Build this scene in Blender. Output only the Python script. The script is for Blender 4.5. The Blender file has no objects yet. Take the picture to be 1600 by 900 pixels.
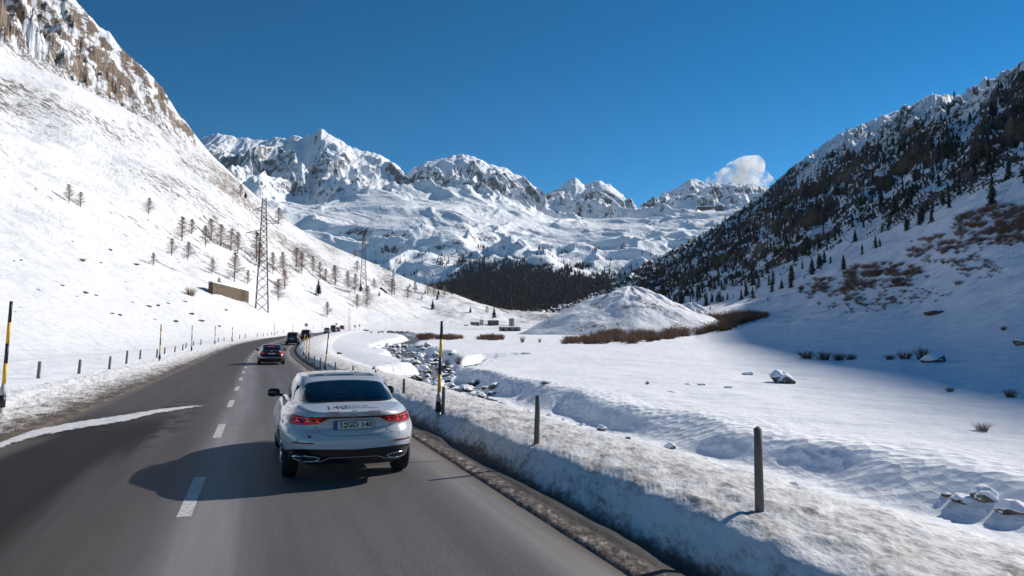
import bpy, bmesh, math, random
import numpy as np
from mathutils import Vector, Matrix
from mathutils.bvhtree import BVHTree

# ------------------------------------------------------------ camera, sky, sun
SC = bpy.context.scene
COL = SC.collection
F = 1150.0            # focal length in pixels of the 1600 px wide picture
HY = 528.0            # image row of the horizon
CZ = 1.95             # camera height
cam_d = bpy.data.cameras.new('camera')
cam = bpy.data.objects.new('camera', cam_d); COL.objects.link(cam)
cam_d.sensor_width = 36.0; cam_d.lens = 36.0 * F / 1600.0
cam_d.clip_start = 0.1; cam_d.clip_end = 30000
pitch = math.atan((HY - 450.0) / F)
cam.location = (0, 0, CZ); cam.rotation_euler = (math.pi / 2 + pitch, 0, 0)
SC.camera = cam

SUN_H = (1.42, 0.95)                       # horizontal offset towards the sun per metre of height
SUN_EL = math.atan(1 / math.hypot(*SUN_H))
SUN_AZ = math.atan2(SUN_H[0], SUN_H[1])    # clockwise from +Y
world = bpy.data.worlds.new('World'); SC.world = world; world.use_nodes = True
wn = world.node_tree.nodes; wn.clear()
sky = wn.new('ShaderNodeTexSky'); sky.sky_type = 'NISHITA'; sky.sun_disc = False
sky.sun_elevation = SUN_EL; sky.sun_rotation = SUN_AZ
sky.altitude = 3200; sky.air_density = 1.0; sky.dust_density = 0.0; sky.ozone_density = 2.2
hs = wn.new('ShaderNodeHueSaturation'); hs.inputs['Saturation'].default_value = 1.27; hs.inputs['Hue'].default_value = .488; hs.inputs['Value'].default_value = .80; gm = wn.new('ShaderNodeGamma'); gm.inputs[1].default_value = 1.28
bg = wn.new('ShaderNodeBackground'); bg.inputs['Strength'].default_value = 0.050
wo = wn.new('ShaderNodeOutputWorld')
world.node_tree.links.new(sky.outputs[0], gm.inputs[0]); world.node_tree.links.new(gm.outputs[0], hs.inputs['Color']); world.node_tree.links.new(hs.outputs[0], bg.inputs[0]); world.node_tree.links.new(bg.outputs[0], wo.inputs[0])
sd = bpy.data.lights.new('sun', 'SUN'); sd.energy = 3.5; sd.angle = math.radians(0.5); sd.color = (1.0, 0.94, 0.86)
sun = bpy.data.objects.new('sun', sd); COL.objects.link(sun)
sv = Vector((SUN_H[0], SUN_H[1], 1)).normalized()
sun.rotation_euler = sv.to_track_quat('Z', 'Y').to_euler()
sun.location = (60, 40, 60)
SC.view_settings.view_transform = 'Standard'; SC.view_settings.look = 'None'
SC.view_settings.exposure = 0.62; SC.view_settings.gamma = 1.0
SC.render.engine = 'CYCLES'
SC.cycles.volume_bounces = 10; SC.cycles.max_bounces = 12

# ------------------------------------------------------------ helpers
rnd = random.Random(7)
R = math.radians
def sm(a, b, x):
    t = np.clip((x - a) / (b - a), 0, 1); return t * t * (3 - 2 * t)
def _h(ix, iy, seed):
    h = (ix.astype(np.int64) * 374761393 + iy.astype(np.int64) * 668265263 + seed * 982451653) & 0xffffffff
    h = ((h ^ (h >> 13)) * 1274126177) & 0xffffffff
    return ((h ^ (h >> 16)) & 0xffff) / 65535.0
def pn(x, y, seed=0):
    x = np.asarray(x, float); y = np.asarray(y, float)
    ix = np.floor(x); iy = np.floor(y); fx = x - ix; fy = y - iy
    u = fx * fx * fx * (fx * (fx * 6 - 15) + 10); v = fy * fy * fy * (fy * (fy * 6 - 15) + 10)
    def g(dx, dy):
        a = _h(ix + dx, iy + dy, seed) * 2 * np.pi
        return np.cos(a) * (fx - dx) + np.sin(a) * (fy - dy)
    a = g(0, 0); b = g(1, 0); c = g(0, 1); d = g(1, 1)
    return (a + (b - a) * u + (c - a) * v + (a - b - c + d) * u * v) * 1.5
def fbm(x, y, o=5, seed=0, gain=.5):
    s = 0; a = 1.0
    for i in range(o):
        s = s + a * pn(x, y, seed + i); x = x * 2.03 + 17.3; y = y * 2.03 - 9.1; a *= gain
    return s
def ridged(x, y, o=5, seed=0, gain=.5):
    s = 0; a = 1.0; w = 1.0
    for i in range(o):
        n = 1 - np.abs(pn(x, y, seed + i)) * 1.4; n = np.clip(n, 0, 1) ** 2 * w
        s = s + a * n; w = np.clip(n * 1.6, 0, 1); x = x * 2.07 + 5.3; y = y * 2.07 + 3.7; a *= gain
    return s

def mat(name):
    m = bpy.data.materials.new(name); m.use_nodes = True
    nt = m.node_tree; b = nt.nodes['Principled BSDF']
    return m, nt, b
def N(nt, t, **kw):
    n = nt.nodes.new(t)
    for k, v in kw.items():
        if k in n.inputs.keys() if isinstance(k, str) else False: n.inputs[k].default_value = v
        else: setattr(n, k, v)
    return n
def L(nt, a, b): nt.links.new(a, b)
def noise(nt, vec, scale, detail=4, rough=.55, dist=0.0):
    n = nt.nodes.new('ShaderNodeTexNoise'); n.inputs['Scale'].default_value = scale
    n.inputs['Detail'].default_value = detail; n.inputs['Roughness'].default_value = rough
    n.inputs['Distortion'].default_value = dist
    if vec is not None: L(nt, vec, n.inputs['Vector'])
    return n.outputs['Fac']
def mapv(nt, vec, scale=(1, 1, 1), rot=(0, 0, 0)):
    n = nt.nodes.new('ShaderNodeMapping'); n.inputs['Scale'].default_value = scale; n.inputs['Rotation'].default_value = rot
    L(nt, vec, n.inputs['Vector']); return n.outputs[0]
def math_(nt, op, a, b=None, c=None, clamp=False):
    n = nt.nodes.new('ShaderNodeMath'); n.operation = op; n.use_clamp = clamp
    for i, v in enumerate((a, b, c)):
        if v is None: continue
        if isinstance(v, (int, float)): n.inputs[i].default_value = v
        else: L(nt, v, n.inputs[i])
    return n.outputs[0]
def rng(nt, v, a, b, c=0, d=1):
    n = nt.nodes.new('ShaderNodeMapRange'); n.interpolation_type = 'SMOOTHSTEP'
    L(nt, v, n.inputs['Value'])
    for k, q in zip(('From Min', 'From Max', 'To Min', 'To Max'), (a, b, c, d)): n.inputs[k].default_value = q
    return n.outputs[0]
def mix(nt, f, a, b):
    n = nt.nodes.new('ShaderNodeMix'); n.data_type = 'RGBA'
    if isinstance(f, (int, float)): n.inputs[0].default_value = f
    else: L(nt, f, n.inputs[0])
    for i, v in ((6, a), (7, b)):
        if isinstance(v, tuple): n.inputs[i].default_value = (*v[:3], 1)
        else: L(nt, v, n.inputs[i])
    return n.outputs[2]
def bump(nt, h, dist, strength=1.0, normal=None):
    n = nt.nodes.new('ShaderNodeBump'); n.inputs['Distance'].default_value = dist; n.inputs['Strength'].default_value = strength
    L(nt, h, n.inputs['Height'])
    if normal is not None: L(nt, normal, n.inputs['Normal'])
    return n.outputs[0]
def attr(nt, name):
    n = nt.nodes.new('ShaderNodeAttribute'); n.attribute_name = name; return n.outputs['Fac']
def pos(nt): return nt.nodes.new('ShaderNodeNewGeometry').outputs['Position']
def objc(nt): return nt.nodes.new('ShaderNodeTexCoord').outputs['Object']
def orand(nt): return nt.nodes.new('ShaderNodeObjectInfo').outputs['Random']
def plain(name, col, rough=.5, metal=0, coat=0, spec=None, var=0.12, scale=6, bmp=0):
    m, nt, b = mat(name)
    n = noise(nt, objc(nt), scale, 5)
    lo = tuple(c * (1 - var) for c in col); hi = tuple(min(1, c * (1 + var)) for c in col)
    L(nt, mix(nt, n, lo, hi), b.inputs['Base Color'])
    b.inputs['Roughness'].default_value = rough; b.inputs['Metallic'].default_value = metal
    b.inputs['Coat Weight'].default_value = coat; b.inputs['Coat Roughness'].default_value = .04
    if spec is not None: b.inputs['Specular IOR Level'].default_value = spec
    if bmp: L(nt, bump(nt, n, bmp), b.inputs['Normal'])
    return m

def link(name, me, m=None, parent=None, **props):
    o = bpy.data.objects.new(name, me); COL.objects.link(o)
    if m is not None and me is not None:
        for q in (m if isinstance(m, (list, tuple)) else [m]): me.materials.append(q)
    if parent is not None: o.parent = parent
    for k, v in props.items(): o[k] = v
    return o
def empty(name, loc=(0, 0, 0), rz=0, label=None, cat=None, group=None):
    o = bpy.data.objects.new(name, None); COL.objects.link(o); o.location = loc; o.rotation_euler = (0, 0, rz)
    o.empty_display_size = .3
    tag(o, label, cat, group); return o
def tag(o, label=None, cat=None, group=None, kind=None):
    if label: o['label'] = label
    if cat: o['category'] = cat
    if group: o['group'] = group
    if kind: o['kind'] = kind
    return o
def copy_tree(o, parent=None):
    c = o.copy(); COL.objects.link(c)
    if parent is not None: c.parent = parent
    for ch in list(o.children): copy_tree(ch, c)
    return c
def np_mesh(name, V, Fq, smooth=True, attrs=None):
    me = bpy.data.meshes.new(name); V = np.asarray(V, np.float32); Fq = np.asarray(Fq, np.int32)
    k = Fq.shape[1]
    me.vertices.add(len(V)); me.vertices.foreach_set('co', V.ravel())
    me.loops.add(Fq.size); me.loops.foreach_set('vertex_index', Fq.ravel())
    me.polygons.add(len(Fq)); me.polygons.foreach_set('loop_start', np.arange(0, Fq.size, k, dtype=np.int32))
    me.polygons.foreach_set('use_smooth', np.full(len(Fq), smooth))
    me.update(calc_edges=True)
    for k, v in (attrs or {}).items():
        a = me.attributes.new(k, 'FLOAT', 'POINT'); a.data.foreach_set('value', np.asarray(v, np.float32).ravel())
    return me
def grid_faces(n, m):
    i = np.arange((n - 1) * (m - 1)); r = i // (m - 1); c = i % (m - 1); a = r * m + c
    return np.stack([a, a + 1, a + m + 1, a + m], 1)
class MB:
    """collects tubes, boxes and sheets; link(...) makes ONE mesh object"""
    def __init__(s): s.v = []; s.f = []; s.mi = []
    def add(s, V, Fs, mi=0):
        k = len(s.v); s.v += [tuple(p) for p in V]; s.f += [tuple(k + i for i in f) for f in Fs]; s.mi += [mi] * len(Fs)
    def box(s, c, d, mi=0, rot=None):
        M = rot or Matrix.Identity(3); c = Vector(c); V = []
        for z in (-.5, .5):
            for y in (-.5, .5):
                for x in (-.5, .5): V.append(c + M @ Vector((x * d[0], y * d[1], z * d[2])))
        s.add(V, [(0, 2, 3, 1), (4, 5, 7, 6), (0, 1, 5, 4), (2, 6, 7, 3), (0, 4, 6, 2), (1, 3, 7, 5)], mi)
    def tube(s, pts, rad, n=6, mi=0, cap=True):
        pts = [Vector(p) for p in pts]; k = len(pts)
        if not isinstance(rad, (list, tuple)): rad = [rad] * k
        V = []
        for i, p in enumerate(pts):
            d = (pts[min(i + 1, k - 1)] - pts[max(i - 1, 0)]).normalized()
            a = d.orthogonal().normalized() if abs(d.z) < .95 else Vector((1, 0, 0)); a = (a - d * a.dot(d)).normalized(); b = d.cross(a)
            for j in range(n):
                t = 2 * math.pi * j / n; V.append(p + (a * math.cos(t) + b * math.sin(t)) * rad[i])
        Fs = [(i * n + j, i * n + (j + 1) % n, (i + 1) * n + (j + 1) % n, (i + 1) * n + j) for i in range(k - 1) for j in range(n)]
        if cap: Fs += [tuple(range(n))[::-1], tuple((k - 1) * n + j for j in range(n))]
        s.add(V, Fs, mi)
    def mesh(s, name, smooth=False):
        me = bpy.data.meshes.new(name); me.from_pydata(s.v, [], s.f)
        me.polygons.foreach_set('material_index', s.mi)
        me.polygons.foreach_set('use_smooth', [smooth] * len(s.f)); me.update(); return me
    def link(s, name, m, parent=None, smooth=False, **props): return link(name, s.mesh(name, smooth), m, parent, **props)

# ------------------------------------------------------------ the lie of the land
XS = lambda px: (np.asarray(px, float) - 800.0) / F
# road centre line: depth Y -> X, and height
ry = np.array([-30, 0, 30, 60, 80, 98, 130, 190, 240, 290, 340], float)
rx = np.array([9.55, -.766, -11.09, -21.4, -28.0, -32.7, -39.8, -51.5, -60, -67.5, -70.5])
rz = np.array([0, 0, 0, 0.1, .45, 1.1, 1.85, 2.95, 3.8, 4.6, 5.4])
_yy = np.linspace(-30, 340, 741)
def _smooth(a, n):
    p = np.pad(a, n, mode='reflect', reflect_type='odd'); return np.convolve(p, np.ones(2 * n + 1) / (2 * n + 1), 'valid')
_rx = _smooth(_smooth(np.interp(_yy, ry, rx), 18), 12); _rz = _smooth(np.interp(_yy, ry, rz), 20)
_rc = 1 / np.sqrt(1 + np.gradient(_rx, _yy) ** 2)
def road_x(Y): return np.interp(Y, _yy, _rx)
def road_z(Y): return np.interp(Y, _yy, _rz)
def road_l(X, Y): return (X - road_x(Y)) * np.interp(Y, _yy, _rc)

def field_z(Y): return np.where(Y < 20, -0.5, -0.5 + .0185 * (Y - 20))
STREAM = np.array([(14.5, -12), (10.4, 0), (8.5, 5.5), (6.9, 10), (5.0, 15.5), (3.4, 20), (1.2, 26), (-.8, 31), (-2.6, 37.8), (-4.6, 43), (-6.4, 49), (-5.4, 55),
                   (-5.6, 61), (-8.0, 68), (-12, 87), (-16.8, 103), (-19, 125), (-21.7, 172), (-33, 230), (-50, 300)], float)
BRANCH = np.array([(-5.6, 60), (-3.4, 65), (-1.6, 69), (.5, 70)], float)
def pdist(P, X, Y):
    d = np.full(np.shape(X), 1e9)
    for a, b in zip(P[:-1], P[1:]):
        ab = b - a; t = np.clip(((X - a[0]) * ab[0] + (Y - a[1]) * ab[1]) / (ab @ ab), 0, 1)
        d = np.minimum(d, np.hypot(X - a[0] - t * ab[0], Y - a[1] - t * ab[1]))
    return d
prof_l = np.array([-400, -60, -30, -12, -9, -6.6, -5.6, -4.7, -4.1, -3.75, -3.6, 3.6, 3.7, 3.95, 4.15, 4.3, 4.62, 4.8, 5.3, 6.3, 7.2, 8.5, 400], float)
prof_z = np.array([9, 3.4, 1.7, .75, .62, .5, .40, .19, .07, .02, -.07, -.07, .015, .02, -.03, .03, .30, .35, .35, .25, .1, -.25, -.4], float)
def floor_z(X, Y, fine=True):
    X = np.asarray(X, float); Y = np.asarray(Y, float)
    l = road_l(X, Y); a = road_z(Y)
    near = np.exp(-Y / 60.0)
    wob = pn(X * .45, Y * .45, 3) * .13 + pn(X * 1.6, Y * 1.6, 4) * .022 if fine else 0
    lw = l + np.where(np.abs(l) > 3.66, wob * sm(3.66, 4.0, np.abs(l)), 0)
    bank = a + np.interp(lw, prof_l, prof_z)
    fz = field_z(Y) + fbm(X / 22, Y / 22, 3, 11) * .16 * sm(8, 14, l) + sm(30, 120, X) * 0
    w = sm(6.8, 11.5, l)
    z = bank * (1 - w) + fz * w
    if fine:
        rough = sm(4.4, 4.7, l) * (1 - sm(6.8, 8.5, l))
        z = z + rough * (fbm(X * 2.3, Y * 2.3, 4, 21) * .026 + .02 * ridged(X * 1.1, Y * 1.1, 3, 25))
        rl = sm(-3.7, -4.1, l) * (1 - sm(-5.6, -6.6, l)); z = z + rl * fbm(X * 2.6, Y * 2.6, 4, 22) * .05
        fld = np.maximum(sm(9, 13, l), sm(-6.5, -8, l)); z = z + fld * (fbm(X * .5, Y * .5, 4, 23) * .035)
        z = z + fld * fbm(X / 6, Y / 6, 3, 24) * .07
    # the stream's gully
    wb = pn(X * .16, Y * .16, 31) * 1.3 + pn(X * .8, Y * .8, 32) * .28
    d = pdist(STREAM, X, Y) + wb * np.interp(Y, [0, 30, 45], [.42, .5, .8]); hw = 1.2 + .008 * np.clip(Y, 0, 120)
    dpt = .95 * (1 - sm(hw, hw + 1.7 - .5 * pn(X * .3, Y * .3, 35), d))
    d2 = pdist(BRANCH, X, Y) + wb * .5; dpt = np.maximum(dpt, .85 * (1 - sm(.9, 1.8, d2)))
    dpt = dpt * np.interp(Y, [0, 15, 30, 45], [.62, .66, .82, 1]) * sm(7.6, 9.0, l + 1.2 * sm(40, 60, Y))
    z = z - dpt * (.95 + .05 * near)
    return z
# hillsides: tables over the picture column px of depth and image row
def tab(px, P, V):
    """smooth (cubic, non overshooting) interpolation"""
    P = np.asarray(P, float); V = np.asarray(V, float); px = np.clip(np.asarray(px, float), P[0], P[-1])
    h = np.diff(P); s = np.diff(V) / h; m = np.zeros_like(V)
    m[1:-1] = np.where(s[:-1] * s[1:] > 0, 2 * s[:-1] * s[1:] / (s[:-1] + s[1:] + 1e-12 * (s[:-1] + s[1:] == 0)), 0); m[0] = s[0]; m[-1] = s[-1]
    i = np.clip(np.searchsorted(P, px) - 1, 0, len(P) - 2); t = (px - P[i]) / h[i]
    return ((1 + 2 * t) * (1 - t) ** 2 * V[i] + t * (1 - t) ** 2 * h[i] * m[i] + t * t * (3 - 2 * t) * V[i + 1] + t * t * (t - 1) * h[i] * m[i + 1])
def stab(P, V, w=45):
    """the same table, rounded off so that no crease runs away from the viewer"""
    xs = np.arange(P[0] - 200, P[-1] + 201, 5.0); v = tab(xs, P, V); k = np.hanning(int(2 * w / 5) + 3); k /= k.sum(); n = len(k) // 2
    v = np.convolve(np.pad(v, n, mode='edge'), k, 'same')[n:-n]; return lambda px: np.interp(px, xs, v)
LP = [-700, -300, 0, 150, 300, 380, 430, 500, 560, 630, 700, 850, 950]
L_foot = stab(LP, [12, 19, 36, 52, 82, 110, 140, 220, 290, 350, 400, 480, 510])
L_crest = stab(LP, [200, 300, 420, 480, 560, 610, 640, 690, 740, 795, 850, 950, 980])
L_cy = lambda px: tab(px, [-700, -300, 0, 83, 167, 233, 300, 335, 350, 380, 430, 480, 520, 560, 600, 650, 700, 760, 800, 850, 900, 950],
                      [-420, -120, 67, 100, 150, 187, 228, 252, 264, 291, 333, 365, 385, 402, 419, 440, 456, 478, 485, 488, 489, 494])
L_ky = lambda px: tab(px, [-700, -300, 0, 50, 105, 150, 200, 240, 270, 300, 330, 350, 380, 1000],
                      [-900, -420, -110, -55, -2, 42, 88, 128, 172, 212, 246, 264, 291, 291])
def cliff_k(px): return np.clip(L_cy(px) - L_ky(px), 0, 400) / 177.0 * sm(365, 345, px)
def elev(py): return (HY - np.asarray(py, float)) / F
def noisy_left(X, Y, t):
    a = np.clip(t, 0, 1.3)
    n = fbm(X / 70, Y / 110, 4, 41) * 5.5 * sm(.03, .5, a)
    n = n + fbm(X / 26, Y / 8.0, 4, 47, .55) * .6 * sm(.04, .5, a)
    n = n + fbm(X / 5, Y / 5, 3, 45) * .30 * sm(.02, .25, a)
    return n
def left_z(px, Y):
    x = XS(px); X = x * Y; Yf = L_foot(px); Yc = L_crest(px)
    zf = floor_z(x * Yf, Yf, False); zc = CZ + elev(L_cy(px)) * Yc
    t = (Y - Yf) / (Yc - Yf); tt = np.clip(t, 0, 1)
    z = zf + (zc - zf) * (tt ** 1.45) 
    k = cliff_k(px)          # cliff strength
    dY = 100 * k + 1e-3
    zk = CZ + elev(np.where(np.asarray(px) > 360, L_cy(px), L_ky(px))) * (Yc + dY)
    u = np.clip((Y - Yc) / dY, 0, 1)
    band = sm(.62, .80, tt + .05 * pn(X / 40, Y / 40, 52)) * (1 - sm(.0, 1., u) * 0)
    z = np.where(Y > Yc, zc + (zk - zc) * (u + .05 * np.sin(u * 17 + X * .05)), z)
    up = sm(0, 30, Y - Yc) * sm(.02, .3, k)
    past = np.maximum(Y - Yc - dY, 0)
    cl = (ridged(X / 38, Y / 30, 5, 61) - .9) * 16 * np.clip(k, 0, 1.2) * up + fbm(X / 11, Y / 10, 5, 66, .6) * 7.5 * sm(.02, .25, k) * sm(-30, 20, Y - Yc)
    damp = 1 - sm(-60, 0, Y - Yc - dY) * .75
    z = z + (noisy_left(X, Y, t) + cl) * damp
    return np.where(t < 0, floor_z(X, Y), z - past * .55)
RP = [760, 850, 900, 960, 1000, 1100, 1200, 1300, 1400, 1500, 1600, 1800, 2200, 2600, 3200, 4200]
R_w = [  # per column: four (depth, image row) way points and the crest
 [(480, 516), (620, 510), (750, 505), (900, 503), (1500, 503)],
 [(480, 516), (620, 510), (750, 502), (900, 497), (1600, 491)],
 [(480, 516), (620, 508), (750, 500), (900, 494), (1600, 474)],
 [(420, 518), (560, 506), (700, 495), (850, 487), (1550, 446)],
 [(300, 522), (450, 510), (600, 497), (750, 483), (1500, 417)],
 [(125, 540), (260, 505), (400, 485), (560, 468), (1400, 367)],
 [(85, 552), (170, 508), (300, 480), (440, 446), (1250, 299)],
 [(58, 563), (120, 512), (260, 455), (400, 408), (1090, 226)],
 [(42, 578), (100, 510), (230, 420), (370, 362), (960, 174)],
 [(32, 600), (80, 510), (170, 400), (310, 318), (820, 143)],
 [(25, 640), (62, 515), (130, 390), (260, 288), (718, 104)],
 [(20, 650), (50, 500), (100, 360), (210, 225), (590, -50)],
 [(14, 680), (38, 480), (80, 260), (170, 30), (428, -340)],
 [(11, 690), (30, 480), (65, 200), (140, -120), (345, -540)],
 [(8, 700), (22, 480), (50, 120), (110, -300), (262, -870)],
 [(6, 740), (16, 480), (36, 20), (80, -600), (190, -1400)]]
_RY = [stab(RP, [w[i][0] for w in R_w]) for i in range(5)]
_RR = [stab(RP, [w[i][1] for w in R_w]) for i in range(5)]
R_crest_y = lambda px: tab(px, [850, 900, 960, 1000, 1050, 1100, 1150, 1200, 1240, 1280, 1310, 1350, 1400, 1440, 1470, 1510, 1540, 1570, 1600, 1800, 2200, 2600, 3200, 4200],
                           [491, 474, 446, 417, 393, 367, 335, 299, 262, 232, 213, 192, 174, 158, 147, 146, 130, 117, 104, -70, -400, -705, -1072, -1560])
def right_z(px, Y):
    x = XS(px); X = x * Y
    D = [f(px) for f in _RY]; E = [f(px) for f in _RR]; E[4] = R_crest_y(px)
    Z = [CZ + elev(e) * d for d, e in zip(D, E)]; Z[0] = floor_z(x * D[0], D[0], False)
    z = np.where(Y <= D[0], Z[0], 0.0)
    S = [(Z[i + 1] - Z[i]) / (D[i + 1] - D[i]) for i in range(4)]
    M = [S[0] * .3] + [(S[i] + S[i + 1]) / 2 for i in range(3)] + [S[3] * .8]
    for i in range(4):
        h = D[i + 1] - D[i]; t = np.clip((Y - D[i]) / h, 0, 1)
        zz = (1 + 2 * t) * (1 - t) ** 2 * Z[i] + t * (1 - t) ** 2 * h * M[i] + t * t * (3 - 2 * t) * Z[i + 1] + t * t * (t - 1) * h * M[i + 1]
        z = np.where((Y > D[i]) & (Y <= D[i + 1]), zz, z)
    past = np.maximum(Y - D[4], 0); z = np.where(Y > D[4], Z[4], z)
    a = sm(0, 1, (Y - D[0]) / (D[3] - D[0] + 1)); b = sm(0, .35, (Y - D[3]) / (D[4] - D[3])) * (1 - .8 * sm(.8, 1, (Y - D[3]) / (D[4] - D[3])))
    n = fbm(X / 30, Y / 30, 4, 71) * 1.2 * a + b * ((ridged(X / 55, Y / 80, 5, 75, .55) - .9) * 11 + fbm(X / 12, Y / 16, 4, 79) * 2.6) + fbm(X / 4, Y / 4, 3, 72) * .22 * a
    n = n + fbm(X / 9, Y / 9, 4, 73) * .5 * sm(0, .2, a)
    damp = np.where(np.asarray(px) > 1750, .25, 1.0)
    return np.where(Y < D[0], floor_z(X, Y), z + n * damp - past * .5)
# mountains
MP = [200, 300, 400, 500, 600, 700, 800, 900, 1000, 1100, 1200, 1350]
M_w = [  # (depth,row): foot, wood's upper edge, lip of the bench, back of the bench, crest depth
 [(1500, 500), (2200, 420), (3000, 345), (3500, 300), 5000],
 [(1500, 500), (2200, 420), (3000, 345), (3500, 295), 5000],
 [(1500, 500), (2200, 425), (2900, 350), (3500, 292), 5000],
 [(1500, 500), (2200, 430), (2800, 365), (3500, 305), 5000],
 [(1500, 500), (2200, 440), (2800, 372), (3600, 300), 5000],
 [(1500, 498), (2250, 425), (2900, 360), (3800, 300), 5200],
 [(1500, 492), (2250, 415), (3000, 370), (4000, 318), 5300],
 [(1500, 489), (2250, 420), (3000, 380), (4300, 338), 5600],
 [(1500, 489), (2250, 430), (3000, 375), (4400, 336), 5600],
 [(1500, 489), (2250, 425), (3000, 365), (4200, 326), 5600],
 [(1500, 489), (2250, 425), (3000, 360), (4300, 318), 5600],
 [(1500, 489), (2250, 425), (3000, 360), (4300, 318), 5600]]
M_cy = lambda px: np.interp(px, [200, 290, 307, 320, 335, 350, 362, 378, 392, 408, 425, 440, 455, 468, 480, 490, 497, 505, 515, 530, 545, 560, 580, 597, 612, 625, 634, 645, 665, 685, 700, 712, 722, 735, 748, 760, 775, 790, 800, 815, 825, 838, 850, 858, 868, 880, 890, 900, 908, 915, 926, 940, 950, 960, 975, 988, 998, 1010, 1030, 1050, 1068, 1083, 1092, 1103, 1118, 1132, 1150, 1166, 1180, 1195, 1215, 1240, 1350],
                            [240, 222, 213, 207, 203, 206, 211, 210, 214, 216, 211, 213, 206, 212, 206, 200, 197, 201, 207, 216, 226, 233, 236, 241, 249, 261, 268, 257, 250, 246, 241, 240, 237, 241, 244, 250, 254, 258, 266, 272, 281, 291, 302, 300, 294, 285, 279, 277, 281, 287, 282, 279, 284, 291, 304, 316, 330, 315, 307, 297, 288, 276, 279, 284, 285, 287, 283, 286, 284, 288, 292, 296, 310])
def mount_z(px, Y):
    x = XS(px); X = x * Y
    D = [tab(px, MP, [w[i][0] for w in M_w]) for i in range(4)] + [tab(px, MP, [w[4] for w in M_w])]
    E = [tab(px, MP, [w[i][1] for w in M_w]) for i in range(4)] + [M_cy(px)]
    # individual summits narrow upwards instead of sharing one wall: carve the lower flank with the crest's own relief
    Z = [CZ + elev(e) * d for d, e in zip(D, E)]
    z = np.where(Y <= D[0], Z[0], 0.0)
    for i in range(4):
        t = np.clip((Y - D[i]) / (D[i + 1] - D[i]), 0, 1)
        tt = t ** 1.35 if i == 3 else (t if i != 2 else t)
        z = np.where((Y > D[i]) & (Y <= D[i + 1]), Z[i] + (Z[i + 1] - Z[i]) * tt, z)
    past = np.maximum(Y - D[4], 0); z = np.where(Y > D[4], Z[4], z)
    wx = X + fbm(X / 600, Y / 600, 3, 91) * 160; wy = Y + fbm(X / 600, Y / 600, 3, 95) * 160
    tc = (Y - D[3]) / (D[4] - D[3]); e = np.clip(tc, 0, 1)
    high = sm(-.25, .25, tc) * (1 - .93 * sm(.62, 1, tc))
    r1 = ridged(wx / 470 + .3 * wy / 620, wy / 760, 7, 101, .54) - .95
    bench = sm(.35, 1.1, (Y - D[0]) / (D[1] - D[0])) * (1 - sm(-.2, .2, tc))
    r2 = ridged(wx / 460, wy / 330, 6, 111, .44) - .9
    lip = np.exp(-((Y - (D[1] + D[2]) / 2) / 420) ** 2)
    n = r1 * 112 * high + r2 * (20 + 40 * lip) * bench + fbm(wx / 90, wy / 60, 4, 121) * 6 * (bench + .9 * high) + fbm(X / 70, Y / 220, 4, 131, .6) * 11 * sm(.1, .5, tc)
    return z + n - past * .6
# ------------------------------------------------------------ snow and rock materials
def snow_bump_chain(nt, P, scales):
    nrm = None
    for sc, dist, det in scales:
        nrm = bump(nt, noise(nt, P, sc, det), dist, 1.0, nrm)
    return nrm
def terrain_mat(name, rock_cols, rscale, stretch=(1, 1, 1), rot=(0, 0, 0), bumps=(), snow=(.86, .88, .92), thr=(.46, .54), iso=None, speck=None):
    m, nt, b = mat(name); P = pos(nt)
    V = mapv(nt, P, stretch, rot)
    rk = attr(nt, 'rock')
    n1 = noise(nt, V, rscale, 6, .65); n2 = noise(nt, V, rscale * 5.3, 4, .6)
    s = math_(nt, 'ADD', math_(nt, 'MULTIPLY', n1, .62), math_(nt, 'MULTIPLY', n2, .38))
    if iso:
        i1 = noise(nt, P, iso, 8, .7, .4); n_i = nt.nodes.new('ShaderNodeMix'); L(nt, attr(nt, 'iso'), n_i.inputs[0]); L(nt, s, n_i.inputs[2]); L(nt, i1, n_i.inputs[3]); s = n_i.outputs[0]
    # rock where noise + mask passes the threshold
    f = rng(nt, math_(nt, 'ADD', s, math_(nt, 'MULTIPLY', math_(nt, 'SUBTRACT', rk, .5), .62)), thr[0] + .03, thr[1] + .03)
    if speck:
        f2 = rng(nt, math_(nt, 'ADD', noise(nt, P, speck, 4, .75), math_(nt, 'MULTIPLY', math_(nt, 'SUBTRACT', rk, .3), .14)), .655, .69)
        f2 = math_(nt, 'MULTIPLY', f2, rng(nt, noise(nt, V, .045, 3), .42, .6)); f = math_(nt, 'MAXIMUM', f, f2)
    nc = noise(nt, V, rscale * 2.1, 5, .6)
    rc = mix(nt, rng(nt, nc, .3, .7), rock_cols[0], rock_cols[1])
    rc = mix(nt, rng(nt, noise(nt, P, rscale * .21, 3), .45, .7), rc, rock_cols[2])
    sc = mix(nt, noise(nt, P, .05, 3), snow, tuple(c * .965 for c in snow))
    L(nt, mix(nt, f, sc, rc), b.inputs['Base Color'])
    b.inputs['Roughness'].default_value = .75; b.inputs['Specular IOR Level'].default_value = .2
    nrm = snow_bump_chain(nt, P, bumps)
    nrm = bump(nt, f, .25 / rscale * .25, .8, nrm)
    L(nt, nrm, b.inputs['Normal'])
    return m
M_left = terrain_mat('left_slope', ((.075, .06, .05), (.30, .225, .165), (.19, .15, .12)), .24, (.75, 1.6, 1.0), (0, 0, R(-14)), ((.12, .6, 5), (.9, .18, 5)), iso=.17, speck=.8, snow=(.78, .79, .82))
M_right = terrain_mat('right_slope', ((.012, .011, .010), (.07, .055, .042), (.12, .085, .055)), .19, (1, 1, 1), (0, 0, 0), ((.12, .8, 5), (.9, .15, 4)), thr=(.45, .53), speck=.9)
M_mount = terrain_mat('mountain', ((.045, .05, .062), (.15, .15, .155), (.10, .10, .105)), .026, (1, 1, 1), (0, 0, 0), ((.006, 16, 6), (.03, 5, 5)), thr=(.47, .55))

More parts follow.
